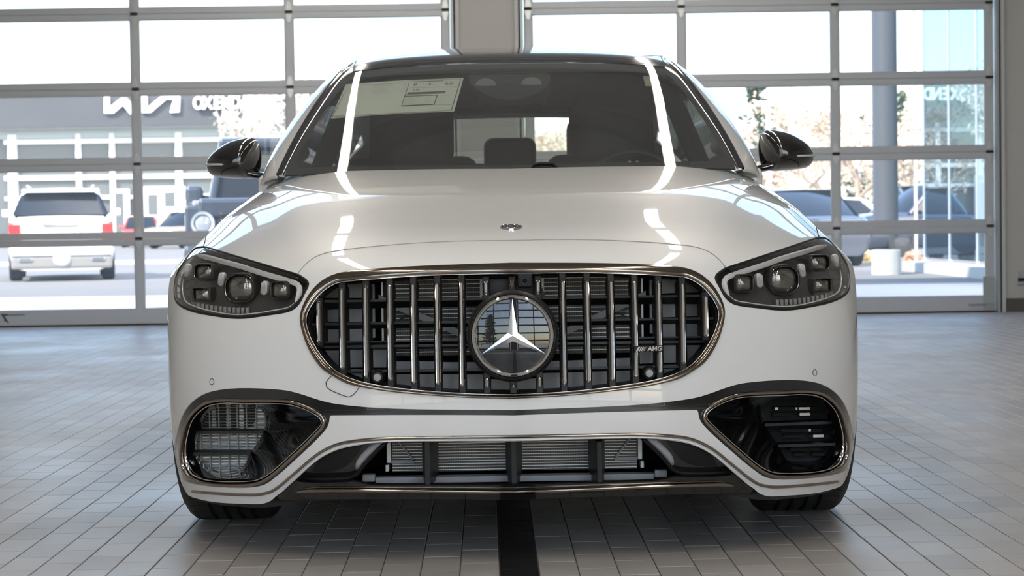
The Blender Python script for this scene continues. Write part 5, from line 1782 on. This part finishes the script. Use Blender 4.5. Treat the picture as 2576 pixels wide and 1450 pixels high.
# splitter
spl = np.vstack([FS.line([(1296, 1223), (1100, 1223), (925, 1221), (890, 1214), (860, 1216), (760, 1216), (742, 1213)]), FS.line([(742, 1213), (714, 1238), (696, 1252), (705, 1259), (760, 1259), (900, 1258), (1100, 1258), (1296, 1260)])[1:]])
splitter = put('splitter', sheet(FS, sym_loop(FS, spl), du=0.2, dv=0.1, off=-0.002, rim=0.010), M_black, car)
tr3 = sym_line([(1296, 1239), (1100, 1237), (920, 1235), (800, 1235), (765, 1236.5), (744, 1240)])
put('splitter_chrome', strip(FS, FS.rs(tr3, step=0.01), halfround(0.0110, 0.0055), taper=0.03, off=-0.001), M_dchrome, splitter)
tr4 = sym_line([(1296, 1228.5), (1100, 1227.5), (900, 1227), (800, 1227), (760, 1231)])
put('splitter_line', strip(FS, FS.rs(tr4, step=0.01), halfround(0.0020, 0.0015), taper=0.03, off=-0.001), M_dchrome, splitter)
zsp = at_y(1100, 1222, 0.02).z
MB().box(-0.38, 0.38, 0.085, 0.60, zsp-0.034, zsp-0.024).build('intake_floor', M_black, splitter)
# side ducts and their trims
duct = FS.line([(740, 1212), (800, 1160), (848, 1136), (900, 1124), (975, 1115), (940, 1146), (908, 1182), (893, 1202), (870, 1213), (742, 1213)])
low = empty('lower_intake', (0, 0.1, 0.25), parent=car)
low['label'] = 'wide lower air intake between the chrome trims'
put_pair('duct_panel', sheet(FS, duct, du=0.2, dv=0.15, off=-0.030, rim=-0.02), M_black, low)
d2_ = FS.line([(795, 1160), (850, 1137), (905, 1125), (905, 1125), (885, 1160), (862, 1185), (835, 1196), (805, 1200), (775, 1198)])
put_pair('duct_inner', sheet(FS, d2_, du=0.2, dv=0.15, off=-0.024, rim=0.006), M_satin, low)
tl = FS.line([(968, 1118), (938, 1146), (906, 1184), (893, 1202), (872, 1211), (845, 1214), (756, 1215)])
put_pair('duct_trim', strip(FS, FS.rs(tl, step=0.006), [(0.006, -0.03), (0.006, -0.003), (0.003, 0), (-0.002, 0), (-0.004, -0.003), (-0.004, -0.03)], taper=0.02, off=-0.014), M_satin, low)
tl2 = FS.line([(956, 1116), (930, 1138), (903, 1168), (893, 1190), (890, 1196)])
put_pair('duct_lip', strip(FS, FS.rs(tl2, step=0.006), [(0.010, -0.03), (0.009, 0), (-0.009, 0.001), (-0.010, -0.03)], taper=0.03, off=-0.026), M_greypl, low)
# lower radiator
YL = 0.24
a = at_y(986, 1106, YL); b = at_y(1290, 1184, YL)
MB().box(a.x, -a.x, YL, YL+0.03, b.z, a.z).build('lower_core', M_fin, rad)
z = a.z-0.004
while z > b.z:
    MB().bbox(a.x, -a.x, YL-0.003, YL+0.01, z-0.0013, z+0.0013, 0.001).build('lower_tube', M_tube, rad); z -= 0.0074
for s in (1, -1):
    def q(x, y, Y=YL-0.01):
        p = at_y(x, y, Y); return Vector((s*p.x, p.y, p.z))
    p0, p1 = q(972, 1112), q(985, 1165)
    MB().bbox(min(p0.x, p1.x), max(p0.x, p1.x), YL-0.02, YL+0.02, p1.z, p0.z, 0.002).build('header_tank', M_steel, rad)
    p0, p1 = q(985, 1158), q(1042, 1166)
    MB().box(min(p0.x, p1.x), max(p0.x, p1.x), YL-0.014, YL-0.005, p1.z, p0.z).build('bracket_foot', M_greypl, rad)
    mb = MB(); A = [q(999, 1110), q(1005, 1110), q(1044, 1160), q(1038, 1160)]
    mb.prism([(p.x, p.z) for p in A], 'y', YL-0.014, YL-0.006); mb.build('bracket_stay', M_greypl, rad)
    p0, p1 = q(970, 1168), q(980, 1186)
    MB().bbox(min(p0.x, p1.x), max(p0.x, p1.x), YL-0.03, YL+0.02, p1.z, p0.z, 0.002).build('lower_tank', M_steel, rad)
    p0, p1 = q(912, 1194, .16), q(944, 1212, .16)
    MB().bbox(min(p0.x, p1.x), max(p0.x, p1.x), .15, .18, p1.z, p0.z, 0.004).build('mount_block', M_greypl, rad)
p0 = at_y(944, 1203, .16); p1 = at_y(1290, 1213, .16)
MB().bbox(p0.x, -p0.x, .16, .20, p1.z, p0.z, 0.002).build('lower_beam', M_greypl, rad)
# upright vanes
for x in (1075, 1292, 1507):
    p0 = at_y(x, 1110, 0.06); p1 = at_y(x, 1222, 0.06)
    mb = MB(); w = 0.020
    mb.add([(p0.x-0.0055, 0.045, p0.z), (p0.x+0.0055, 0.045, p0.z), (p0.x+0.0055, 0.045, p1.z), (p0.x-0.0055, 0.045, p1.z),
            (p0.x-w, 0.21, p0.z), (p0.x+w, 0.21, p0.z), (p0.x+w, 0.21, p1.z), (p0.x-w, 0.21, p1.z)],
           [(0, 3, 2, 1), (0, 4, 7, 3), (1, 2, 6, 5), (4, 5, 6, 7)])
    mb.build('intake_vane', M_satin, low)
# fill the upper gap between the white chevron and the radiator
MB().box(-0.47, 0.47, 0.10, 0.16, 0.318, 0.33).build('intake_roof', M_matte, low)

# ------------------------------------------------------------------ greenhouse
def gline(px, sub=6): return GS.line(px, sub)
PX_L1 = [(694, 441), (720, 385), (750, 329), (796, 255), (840, 197), (868, 169), (889, 156), (901, 150)]
PX_L2 = [(712, 441), (738, 388), (768, 334), (815, 262), (856, 206), (876, 187), (886, 180)]
PX_WTOP = [(886, 180), (916, 176.5), (1000, 168.5), (1150, 161), (1288, 158)]
l1 = gline(PX_L1); l2 = gline(PX_L2); wt = gline(PX_WTOP)
base_v = 0.95
w_half = np.vstack([[[8.0, base_v], [6.0, base_v], [4.2, base_v], [l2[0][0]+0.1, base_v]], l2[2:], wt[1:]])
put('windscreen', sheet(GS, sym_loop(GS, w_half), du=0.25, dv=0.12, rim=0.0), M_wind, car)
# printed black border on the inside of the screen
in_half = gline([(1288, 413), (1000, 414), (800, 418), (752, 419), (740, 413), (745, 398), (772, 348), (818, 274), (862, 214), (884, 197), (950, 189), (1100, 184), (1288, 182)])
put('screen_border', sheet(GS, sym_loop(GS, w_half), [sym_loop(GS, in_half)], du=0.25, dv=0.15, off=-0.004, rim=0.0), M_matte, car)
# black trim between screen and pillar, white pillar and roof rail
seam_u = l1[-1][0]; seam_v = l1[-1][1]
n = 60
tr = band(GS, GS.rs(l1[:-2], n=n), GS.rs(l2, n=n), [(0, -0.01), (0.0, 0.001), (0.12, 0.004), (0.3, 0.001), (0.6, -0.001), (0.8, 0.002), (1, -0.003)])
put_pair('screen_trim', tr, M_black, car)
rail_v = np.linspace(seam_v, 7.3, 30)
rail_u = seam_u+0*rail_v
pillar = np.vstack([l1, np.stack([rail_u, rail_v], 1)[1:], np.stack([np.full(40, 1.55), np.linspace(7.3, 1.75, 40)], 1), [[1.3, 1.4], [0.75, 1.12], [0.9, 0.9]]])
put_pair('roof_pillar', sheet(GS, pillar, du=0.12, dv=0.10, rim=0.012), M_paint, car)
# black roof
rt = np.vstack([wt[::-1][:-1], gline([(886, 180), (893, 164), (901, 150)]), np.stack([rail_u+0.04, rail_v], 1)[1:], [[5.5, 7.25], [8.0, 7.2]]])
put('roof_panel', sheet(GS, sym_loop(GS, rt), du=0.25, dv=0.12, off=0.001, rim=0.012), M_black, car)
put('headliner', sheet(GS, sym_loop(GS, np.vstack([[[8, 3.05], [5.0, 3.1], [2.9, 3.3]], np.stack([np.full(20, 2.0), np.linspace(3.5, 7.2, 20)], 1), [[5.5, 7.1], [8, 7.1]]])), du=0.4, dv=0.3, off=-0.035, rim=0.0), M_cabin, car)
glass = np.vstack([np.stack([np.full(30, 1.55), np.linspace(1.85, 7.0, 30)], 1), [[1.1, 7.2], [0.25, 6.9]], np.stack([np.full(30, 0.22), np.linspace(6.8, 1.3, 30)], 1)])
put_pair('side_window', sheet(GS, glass, du=0.25, dv=0.2, off=-0.003, rim=0.004), M_tint, car)
rw = np.array([[8, 7.3], [6.2, 7.3], [5.0, 7.3], [4.1, 7.35], [3.9, 7.7], [4.0, 8.15], [5.2, 8.22], [6.5, 8.25], [8, 8.25]])
M_rear = glassmat('rear_screen_glass', (0.80, 0.82, 0.80))
put('rear_screen', sheet(GS, sym_loop(GS, rw), du=0.25, dv=0.1, rim=0.0), M_rear, car)
deck = np.vstack([[[8, 7.2], [6, 7.22], [3.4, 7.25], [seam_u, 7.3], [1.55, 7.3]], [[0.9, 7.25], [0.05, 7.2]], np.stack([np.full(12, 0.05), np.linspace(7.4, 8.95, 12)], 1), [[3, 8.95], [8, 8.95]]])
put('boot_lid', sheet(GS, sym_loop(GS, deck), [sym_loop(GS, rw)], du=0.3, dv=0.15, rim=0.01), M_paint, car)
# windscreen wiper tip, cabin camera cluster
wp = [at_y(x, y, 1.50) for x, y in ((1338, 424), (1345, 415), (1360, 412), (1390, 413), (1402, 424))]
MB().tube(wp, 0.006, 8).build('wiper', M_satin, car)

# ------------------------------------------------------------------ body sides, tail, underside
KY = [1.2+0.5*k for k in range(9)]
KZ = [0.16, 0.36, 0.56, 0.76, 0.96]
XS = [[.905, .915, .915, .915, .915, .915, .905, .87, .80], [.945, .950, .950, .950, .950, .955, .950, .92, .84], [.952, .955, .955, .955, .958, .965, .958, .925, .83], [.915, .922, .932, .940, .945, .950, .940, .90, .81], [.815, .832, .850, .865, .870, .872, .865, .84, .77]]
BS = Surf([[(-XS[j][k], KY[k], KZ[j]) for k in range(9)] for j in range(5)])
if BS.nrm([[3, 2]])[0][0] > 0: BS.sign = -1
def byz(y, z): return [(y-1.2)/0.5, (z-0.16)/0.2]
arch = np.array([byz(4.115+0.40*math.cos(t), 0.365+0.40*math.sin(t)) for t in np.linspace(-0.5, math.pi+0.5, 40)])
arch = arch[(arch[:, 1] > 0.02)]
sidep = np.vstack([[byz(2.3, .955), byz(1.95, .89), byz(1.72, .80), byz(1.72, .66)], [byz(1.42, .70), byz(1.30, .62), byz(1.24, .50), byz(1.215, .36), byz(1.24, .17)], [byz(3.6, .165)], [byz(3.69, .165)], arch[::-1], [byz(4.56, .165), byz(5.18, .17), byz(5.18, .96)]])
put_pair('door_side', sheet(BS, sidep, du=0.2, dv=0.15, rim=0.01, step=0.02), M_paint, car)
TS = Surf([[(x, y, z) for x, y in ((-.84, 5.15), (-.80, 5.22), (-.62, 5.285), (-.3, 5.31), (0, 5.32), (.3, 5.31), (.62, 5.285), (.80, 5.22), (.84, 5.15))] for z in (0.20, 0.45, 0.70, 0.97)])
P = TS.ev([[u, v] for u in np.linspace(0, 8, 33) for v in np.linspace(0, 3, 7)]).reshape(33, 7, 3)
v, f, nn = grid_mesh(P)
if nn[100][1] < 0: f = [q[::-1] for q in f]; nn = -nn
put('rear_bumper', (v, f, nn), M_paint, car)
MB().box(-0.80, 0.80, 4.88, 5.28, 0.93, 0.965).build('tail_shelf', M_paint, car)
mb = MB(); mb.box(-0.60, 0.60, 0.55, 4.9, 0.17, 0.30); mb.box(-0.88, 0.88, 1.36, 3.66, 0.17, 0.28); mb.box(-0.80, 0.80, 4.55, 5.1, 0.2, 0.3)
mb.build('underbody', M_matte, car)
for s in (-1, 1):
    for yc in (0.82, 4.115):
        mb = MB()
        ring_ = [(yc+0.385*math.cos(t), 0.36+0.385*math.sin(t)) for t in np.linspace(0.15, math.pi-0.15, 15)]
        xi, xo = s*0.60, s*0.84
        V = []
        for (y, z) in ring_: V += [(xi, y, z), (xo, y, z)]
        V.append((xi, yc, 0.36)); c = len(V)-1
        F = [(2*i, 2*i+1, 2*i+3, 2*i+2) for i in range(14)]+[(2*i, 2*i+2, c) for i in range(14)]
        mb.add(V, F).build('wheel_liner', M_matte, car)
# little air deflectors in front of the front tyres
for s in (-1, 1):
    P = [at_y(x, y, 0.40) for x, y in ((505, 1262), (560, 1272), (640, 1278), (690, 1276), (768, 1260), (770, 1250), (690, 1245), (560, 1245))]
    mb = MB(); mb.prism([(s*p.x, p.z) for p in (P if s > 0 else P[::-1])], 'y', 0.40, 0.42)
    mb.build('air_deflector', M_satin, car)

# ------------------------------------------------------------------ wheels
def wheel(xc, yc, s):
    w = empty('wheel', (xc, yc, 0), parent=car)
    R = 0.366
    hw = 0.123
    prof = [(0.275, -hw+0.012), (0.30, -hw+0.002), (0.335, -hw+0.0), (0.352, -hw+0.010), (0.361, -hw+0.022)]
    xs = [-0.066, -0.032, 0.006, 0.042]
    cur = -hw+0.03
    for g in xs:
        gw = 0.0068
        prof += [(R-0.004*(abs(cur)/hw)**2, cur), (R-0.003*(abs(g)/hw)**2, g-gw), (R-0.010, g-gw+0.0015), (R-0.010, g+gw-0.0015), (R-0.003*(abs(g)/hw)**2, g+gw)]
        cur = g+gw+0.004
    prof += [(R-0.003, hw-0.03), (0.361, hw-0.022), (0.352, hw-0.010), (0.335, hw), (0.30, hw-0.002), (0.275, hw-0.012)]
    prof = [(r, h*s) for r, h in prof]
    mb = MB(); mb.lathe(prof, axis='x', seg=72, origin=(xc, yc, R))
    if s < 0: mb.f = [q[::-1] for q in mb.f]
    t = auto_smooth(mb.build('tyre', M_rubber, w), 32)
    # fine tread cuts near the shoulders
    mb = MB()
    for k in range(60):
        a = 2*math.pi*k/60
        for (h0, h1) in ((-0.100, -0.074), (0.052, 0.098)):
            pts = []
            for q in np.linspace(0, 1, 4):
                h = h0+(h1-h0)*q; aa = a+0.05*q*(1 if h0 > 0 else -1)
                rr = R-0.0012-0.003*(abs(h)/0.128)**2
                pts.append((xc+s*h, yc+rr*math.cos(aa), R+rr*math.sin(aa)))
            mb.tube(pts, 0.0011, 4)
    mb.build('tread_cut', M_matte, w)['kind'] = 'stuff'
    mb = MB(); mb.lathe([(r, h*s) for r, h in ((0.277, -0.10), (0.265, -0.085), (0.258, 0.0), (0.262, 0.09), (0.276, 0.112), (0.280, 0.112), (0.280, -0.10))], axis='x', seg=48, origin=(xc, yc, R))
    auto_smooth(mb.build('rim', M_alum, w))
    mb = MB()
    for k in range(10):
        a = 2*math.pi*k/10
        for d in (-0.05, 0.05):
            mb.tube([(xc+s*0.085, yc+0.05*math.cos(a), R+0.05*math.sin(a)), (xc+s*0.098, yc+0.265*math.cos(a+d), R+0.265*math.sin(a+d))], [0.016, 0.010], 8)
    mb.lathe([(0.0001, s*0.105), (0.045, s*0.10), (0.06, s*0.08), (0.06, s*0.02)], axis='x', seg=24, origin=(xc, yc, R))
    auto_smooth(mb.build('spokes', M_alum, w))
    return w
for yc in (0.82, 4.115):
    wheel(-0.777 if yc < 2 else -0.80, yc, -1); wheel(0.777 if yc < 2 else 0.80, yc, 1)

# ------------------------------------------------------------------ door mirrors
PX_MIR = [(519, 415), (524, 400), (536, 385), (555, 370), (577, 357.5), (605, 349.5), (627, 346), (640, 348), (649, 356.5), (654.5, 371), (656.5, 392), (655, 415), (650, 432), (640, 446), (620, 450.5), (599, 450), (555, 447), (539, 444), (528, 437), (521, 426)]
YM = 1.99
mo = loop_px(PX_MIR)
cM = np.array([606., 409.])
def mirror_unit(s):
    r = empty('door_mirror', (s*-0.93, YM, 0.95), parent=car)
    def ringp(k, y):
        out = []
        for p in cM+(mo-cM)*k:
            q = at_y(p[0], p[1], YM); out.append((-s*-q.x if False else (q.x if s > 0 else -q.x), y, q.z))
        return out
    n = len(mo)
    def loft(ks, name, m):
        V = []; 
        for k, y in ks: V += ringp(k, y)
        F = []
        for i in range(len(ks)-1):
            for j in range(n):
                q = (i*n+j, i*n+(j+1) % n, (i+1)*n+(j+1) % n, (i+1)*n+j)
                F.append(q if s > 0 else q[::-1])
        return auto_smooth(mobj(name, V, F, m, r), 50)
    D = 0.115
    def dome(k): return YM-D*(1-k**2.4)**0.62
    loft([(k, dome(k)) for k in (1, 0.985, 0.96, 0.92, 0.87, 0.8, 0.7, 0.6, 0.5, 0.4, 0.3, 0.2, 0.1, 0.005)], 'mirror_shell', M_black)
    o = loft([(1, YM), (0.995, YM+0.02), (0.97, YM+0.032), (0.90, YM+0.034), (0.89, YM+0.024)][::-1], 'mirror_rim', M_satin)
    loft([(0.89, YM+0.026), (0.4, YM+0.026), (0.01, YM+0.026)][::-1], 'mirror_glass', M_chrome)
    def on(px, py):
        d = (np.array([px, py])-cM)
        # ray from centre to outline gives k
        lo = 0; k = 0.5
        ang = math.atan2(d[1], d[0])
        rel = mo-cM
        i = np.argmin(np.abs(np.angle(np.exp(1j*(np.arctan2(rel[:, 1], rel[:, 0])-ang)))))
        k = min(0.999, np.linalg.norm(d)/np.linalg.norm(rel[i]))
        q = at_y(px, py, YM)
        return Vector((q.x if s > 0 else -q.x, dome(k)-0.002, q.z))
    P = [on(x, 415.5+0.02*(x-520)) for x in np.linspace(520.5, 574, 14)]
    MB().tube(P, [0.0035]*12+[0.003, 0.001], 8).build('indicator_lamp', M_drl, r)
    P = [on(x, y) for x, y in resample(crom([(524, 407), (545, 409), (575, 412), (600, 415), (612, 421)]), n=14)]
    MB().tube(P, 0.0010, 6).build('shell_seam', M_matte, r)
    P = [on(x, y) for x, y in resample(crom([(564, 444), (567, 437), (578, 430), (600, 424), (612, 421)]), n=14)]
    MB().tube(P, 0.0011, 6).build('shell_seam', M_matte, r)
    # foot that joins the door
    a = at_y(628, 437, YM); b = at_y(672, 446, YM)
    pts = [Vector((a.x*s, YM-0.03, a.z)), Vector(((a.x+b.x)/2*s, YM-0.01, (a.z+b.z)/2)), Vector((b.x*s*0.985, YM+0.02, b.z))]
    mb = MB()
    for i, p in enumerate(pts): pass
    V = []
    for i, p in enumerate(pts):
        for t in np.linspace(0, 2*math.pi, 13)[:-1]:
            V.append((p.x, p.y+0.055*math.cos(t), p.z+(0.016-0.002*i)*math.sin(t)))
    F = []
    for i in range(2):
        for j in range(12): F.append((i*12+j, i*12+(j+1) % 12, (i+1)*12+(j+1) % 12, (i+1)*12+j))
    mb.add(V, F); auto_smooth(mb.build('mirror_foot', M_black, r), 50)
    return r
mirror_unit(1); mirror_unit(-1)

# ------------------------------------------------------------------ cabin
def rbox(name, x0, x1, y0, y1, z0, z1, b, m, parent, lean=0.0, segs=4):
    bm = bmesh.new(); bmesh.ops.create_cube(bm, size=1.0)
    for v in bm.verts:
        v.co = Vector(((x0+x1)/2+v.co.x*(x1-x0), (y0+y1)/2+v.co.y*(y1-y0), (z0+z1)/2+v.co.z*(z1-z0)))
    bmesh.ops.bevel(bm, geom=list(bm.edges), offset=b, segments=segs, profile=0.5, affect='EDGES')
    if lean:
        for v in bm.verts: v.co.y += (v.co.z-z0)*lean
    mb = MB(); mb.bm(bm)
    return auto_smooth(mb.build(name, m, parent), 50)
MB().box(-0.82, 0.82, 1.5, 4.7, 0.28, 0.31).build('cabin_floor', M_cabin, car)
for s in (-1, 1):
    MB().box(min(s*.80, s*.84), max(s*.80, s*.84), 2.15, 4.6, 0.3, 0.955).build('door_lining', M_cabin, car)
    rbox('wing_corner', min(s*.775, s*.838), max(s*.775, s*.838), 1.84, 2.3, 0.80, 0.985, 0.018, M_paint, car)
    MB().tube([(s*0.775, 3.0, 0.96), (s*0.665, 3.05, 1.24), (s*0.57, 3.1, 1.40)], 0.04, 8).build('door_pillar', M_cabin, car)
rbox('dashboard', -0.80, 0.80, 1.66, 2.20, 0.55, 0.955, 0.04, M_cabin, car)
rbox('instrument_hood', 0.20, 0.62, 2.02, 2.26, 0.90, 1.003, 0.03, M_cabin, car)
def seat(xc, y, zt, name, half=0.165, lean=0.22):
    e = empty(name, (xc, y, 0.3), parent=car)
    rbox('cushion', xc-0.27, xc+0.27, y-0.50, y+0.05, 0.32, 0.56, 0.06, M_leather, e)
    rbox('backrest', xc-0.26, xc+0.26, y, y+0.16, 0.52, 1.08, 0.06, M_leather, e, lean)
    rbox('headrest', xc-half, xc+half, y+0.10, y+0.22, 1.02, zt, 0.075, M_leather, e, 0.1)
    for s in (-1, 1):
        MB().tube([(xc+s*0.07, y+0.17, 1.00), (xc+s*0.07, y+0.17, 1.10)], 0.008, 8).build('headrest_post', M_dchrome, e)
    return e
seat(-0.385, 2.86, 1.315, 'front_seat'); seat(0.40, 2.86, 1.325, 'front_seat')
rb = empty('rear_bench', (0, 3.9, 0.3), parent=car)
rbox('bench_back', -0.70, 0.70, 4.0, 4.2, 0.45, 1.06, 0.06, M_leather2, rb, 0.2)
rbox('bench_cushion', -0.70, 0.70, 3.5, 4.1, 0.32, 0.55, 0.06, M_leather2, rb)
for xc in (-0.42, 0.42): rbox('bench_headrest', xc-0.165, xc+0.165, 4.04, 4.16, 1.0, 1.285, 0.06, M_leather2, rb, 0.1)
rbox('bench_headrest', -0.118, 0.118, 4.06, 4.16, 1.0, 1.197, 0.04, M_leather2, rb, 0.1)
MB().box(-0.75, 0.75, 4.2, 4.75, 1.06, 1.085).build('parcel_shelf', M_cabin, car)
sw = empty('steering_wheel', (0.455, 2.5, 0.9), parent=car)
SM = Matrix.Translation((0.452, 2.46, 0.905)) @ Matrix.Rotation(math.radians(-24), 4, 'X')
MB(SM).tube([(0.178*math.cos(t), 0, 0.178*math.sin(t)) for t in np.linspace(0, 2*math.pi, 49)[:-1]], 0.016, 10, closed=True).build('rim', M_leather2, sw)
mb = MB(SM); mb.bbox(-0.06, 0.06, 0.0, 0.05, -0.07, 0.06, 0.015); mb.bbox(-0.165, 0.165, 0.0, 0.02, -0.02, 0.03, 0.005); mb.bbox(-0.02, 0.02, 0, .02, -0.165, -0.05, .005)
mb.build('hub', M_leather2, sw)
M_key = mat('pale_paddle', (0.8, 0.8, 0.76), 0.4)  # plain pale colour of the two paddles
for x in (-0.022, 0.006):
    MB(SM).prism([(x, 0.100), (x+0.014, 0.100), (x+0.012, 0.132), (x+0.002, 0.132)], 'y', -0.02, -0.012).build('paddle', M_key, sw)
MB(SM).box(-0.05, 0.05, 0.012, 0.03, 0.03, 0.13).build('column', M_leather2, sw)
# inside mirror and sensor pod under the screen
pod = gline([(1178, 184), (1288, 181), (1383, 182), (1381, 206), (1366, 222), (1320, 242), (1270, 246), (1232, 238), (1200, 220), (1182, 204)])
sp = put('sensor_pod', sheet(GS, pod, du=0.2, dv=0.1, off=-0.006, rim=0.03), M_matte, car)
M_pod = mat('grey_pod_window', (0.16, 0.165, 0.17), 0.4)
for cx, cy in ((1222, 206), (1337, 203)):
    pts = [(cx+26*math.cos(t), cy+6-18*math.sin(t)) for t in np.linspace(0, math.pi, 14)]
    put('pod_window', sheet(GS, gline(pts+[pts[0]], 2)[:-1], du=0.2, dv=0.1, off=-0.0045, rim=0.004), M_pod, sp)
im = at_y(1290, 250, 2.12)
rbox('inside_mirror', im.x-0.115, im.x+0.115, 2.10, 2.14, im.z-0.026, im.z+0.026, 0.018, M_satin, car)
MB().tube([(0, 2.12, im.z), (0, 2.09, im.z+0.06)], 0.014, 8).build('mirror_stem', M_satin, car)

# price sheet on the passenger side, small permit on the driver side
M_paper = mat('pale_green_paper', (0.62, 0.64, 0.56), 0.6)
M_print = mat('black_ink', (0.03, 0.03, 0.03), 0.6)
M_printg = mat('grey_ink', (0.40, 0.42, 0.38), 0.6)
sheet_px = [(868, 207), (868, 207), (1000, 197.5), (1166, 190.5), (1166, 190.5), (1142, 275), (1142, 275), (985, 282), (830, 293), (830, 293), (868, 207)]
pap = put('price_sheet', sheet(GS, gline(sheet_px, 5)[:-1], du=0.2, dv=0.1, off=-0.008, rim=0.0), M_paper, car)
pap['label'] = 'printed window price sheet behind the windscreen'
CZ = lambda x, y: (820+x/7.156, 180+y/7.156)
def inkline(pts, w, m=M_print, off=-0.0072):
    P = [CZ(*p) for p in pts]
    L = gline(resample(np.array(P), n=max(4, int(np.linalg.norm(np.array(P[0])-P[-1])/6))).tolist(), 1)
    V, F, N = strip(GS, L, [(w/2, 0), (-w/2, 0)], off=off)
    return V, F, N
def inks(lines, name, m):
    Vs, Fs, b = [], [], 0
    for pts, w in lines:
        V, F, N = inkline(pts, w)
        Vs.append(V); Fs += [[i+b for i in f] for f in F]; b += len(V)
    mobj(name, np.vstack(Vs), Fs, m, pap)
inks([([(100, 780), (310, 370)], .002), ([(105, 775), (2255, 665)], .0025), ([(2425, 100), (2255, 665)], .003), ([(2425, 100), (1500, 125)], .002),
      ([(1500, 150), (1352, 590)], .002), ([(1560, 152), (2110, 130)], .006), ([(1470, 352), (2150, 328)], .010), ([(1450, 372), (2150, 352)], .004),
      ([(1420, 408), (2000, 388)], .005), ([(2000, 390), (1945, 555)], .003), ([(1355, 583), (1945, 555)], .007), ([(1500, 262), (2360, 235)], .0015), ([(1940, 565), (2255, 562)], .0015), ([(1925, 625), (2230, 622)], .0015)], 'sheet_rules', M_print)
g = []
for k in range(16):
    y = 235+k*30
    x0 = 480-k*10
    g.append(([(x0+20, y), (x0+20+random.uniform(60, 230), y-6)], 0.0016))
for k in range(6):
    y = 225+k*28
    g.append(([(830-k*6, y), (830-k*6+random.uniform(160, 420), y-12)], 0.0020))
    g.append(([(1400-k*14, y-30), (1460-k*14, y-33)], 0.0018))
for k in range(5):
    g.append(([(1420-k*8, 440+k*26), (1420-k*8+random.uniform(120, 300), 434+k*26)], 0.0016)); g.append(([(1780, 430+k*24), (1780+random.uniform(60, 110), 427+k*24)], 0.0016))
    g.append(([(2020-k*8, 400+k*30), (2020-k*8+random.uniform(120, 260), 394+k*30)], 0.0015))
g.append(([(620, 210), (1350, 165)], 0.003))
inks(g, 'sheet_print', M_printg)
def ink_text(body, cx, cy, size, m):
    V, F = text_mesh(body, size, 0.0)
    out = []
    for v in V:
        px, py = CZ(cx+v.x-v.y*-0.30, cy-v.y-v.x*0.03)
        p = GS.ev([GS.hit(px, py)])[0]; nn = GS.nrm([GS.hit(px, py)])[0]
        out.append(p-nn*0.007)
    mobj('sheet_figures', out, F, m, pap)
ink_text('49', 1600, 205, 72, M_print); ink_text('18', 1850, 195, 72, M_print); ink_text('$6,500', 2215, 185, 52, M_print); ink_text('$2,800', 1620, 298, 44, M_print)
M_permit = mat('beige_permit', (0.34, 0.33, 0.27), 0.7, noise=(900, 0.2, 2))
def rpx(p): return GS.mir([GS.hit(2*1288-p[0], p[1]+(p[0]-1288)*0.03)])[0]
pm = np.array([rpx(p) for p in ((1634, 186), (1663, 187), (1676, 212), (1640, 211))])
put('permit_sticker', sheet(GS, pm, du=0.2, dv=0.1, off=-0.008, rim=0.0), M_permit, car)
for ch, p in LET:
    M = Matrix.Translation(p) @ UPRIGHT @ Matrix.Scale(0.74, 4, (1, 0, 0))
    text_obj('letter', ch, 0.92, 0.10, M, M_letter, dl, offset=0.03)
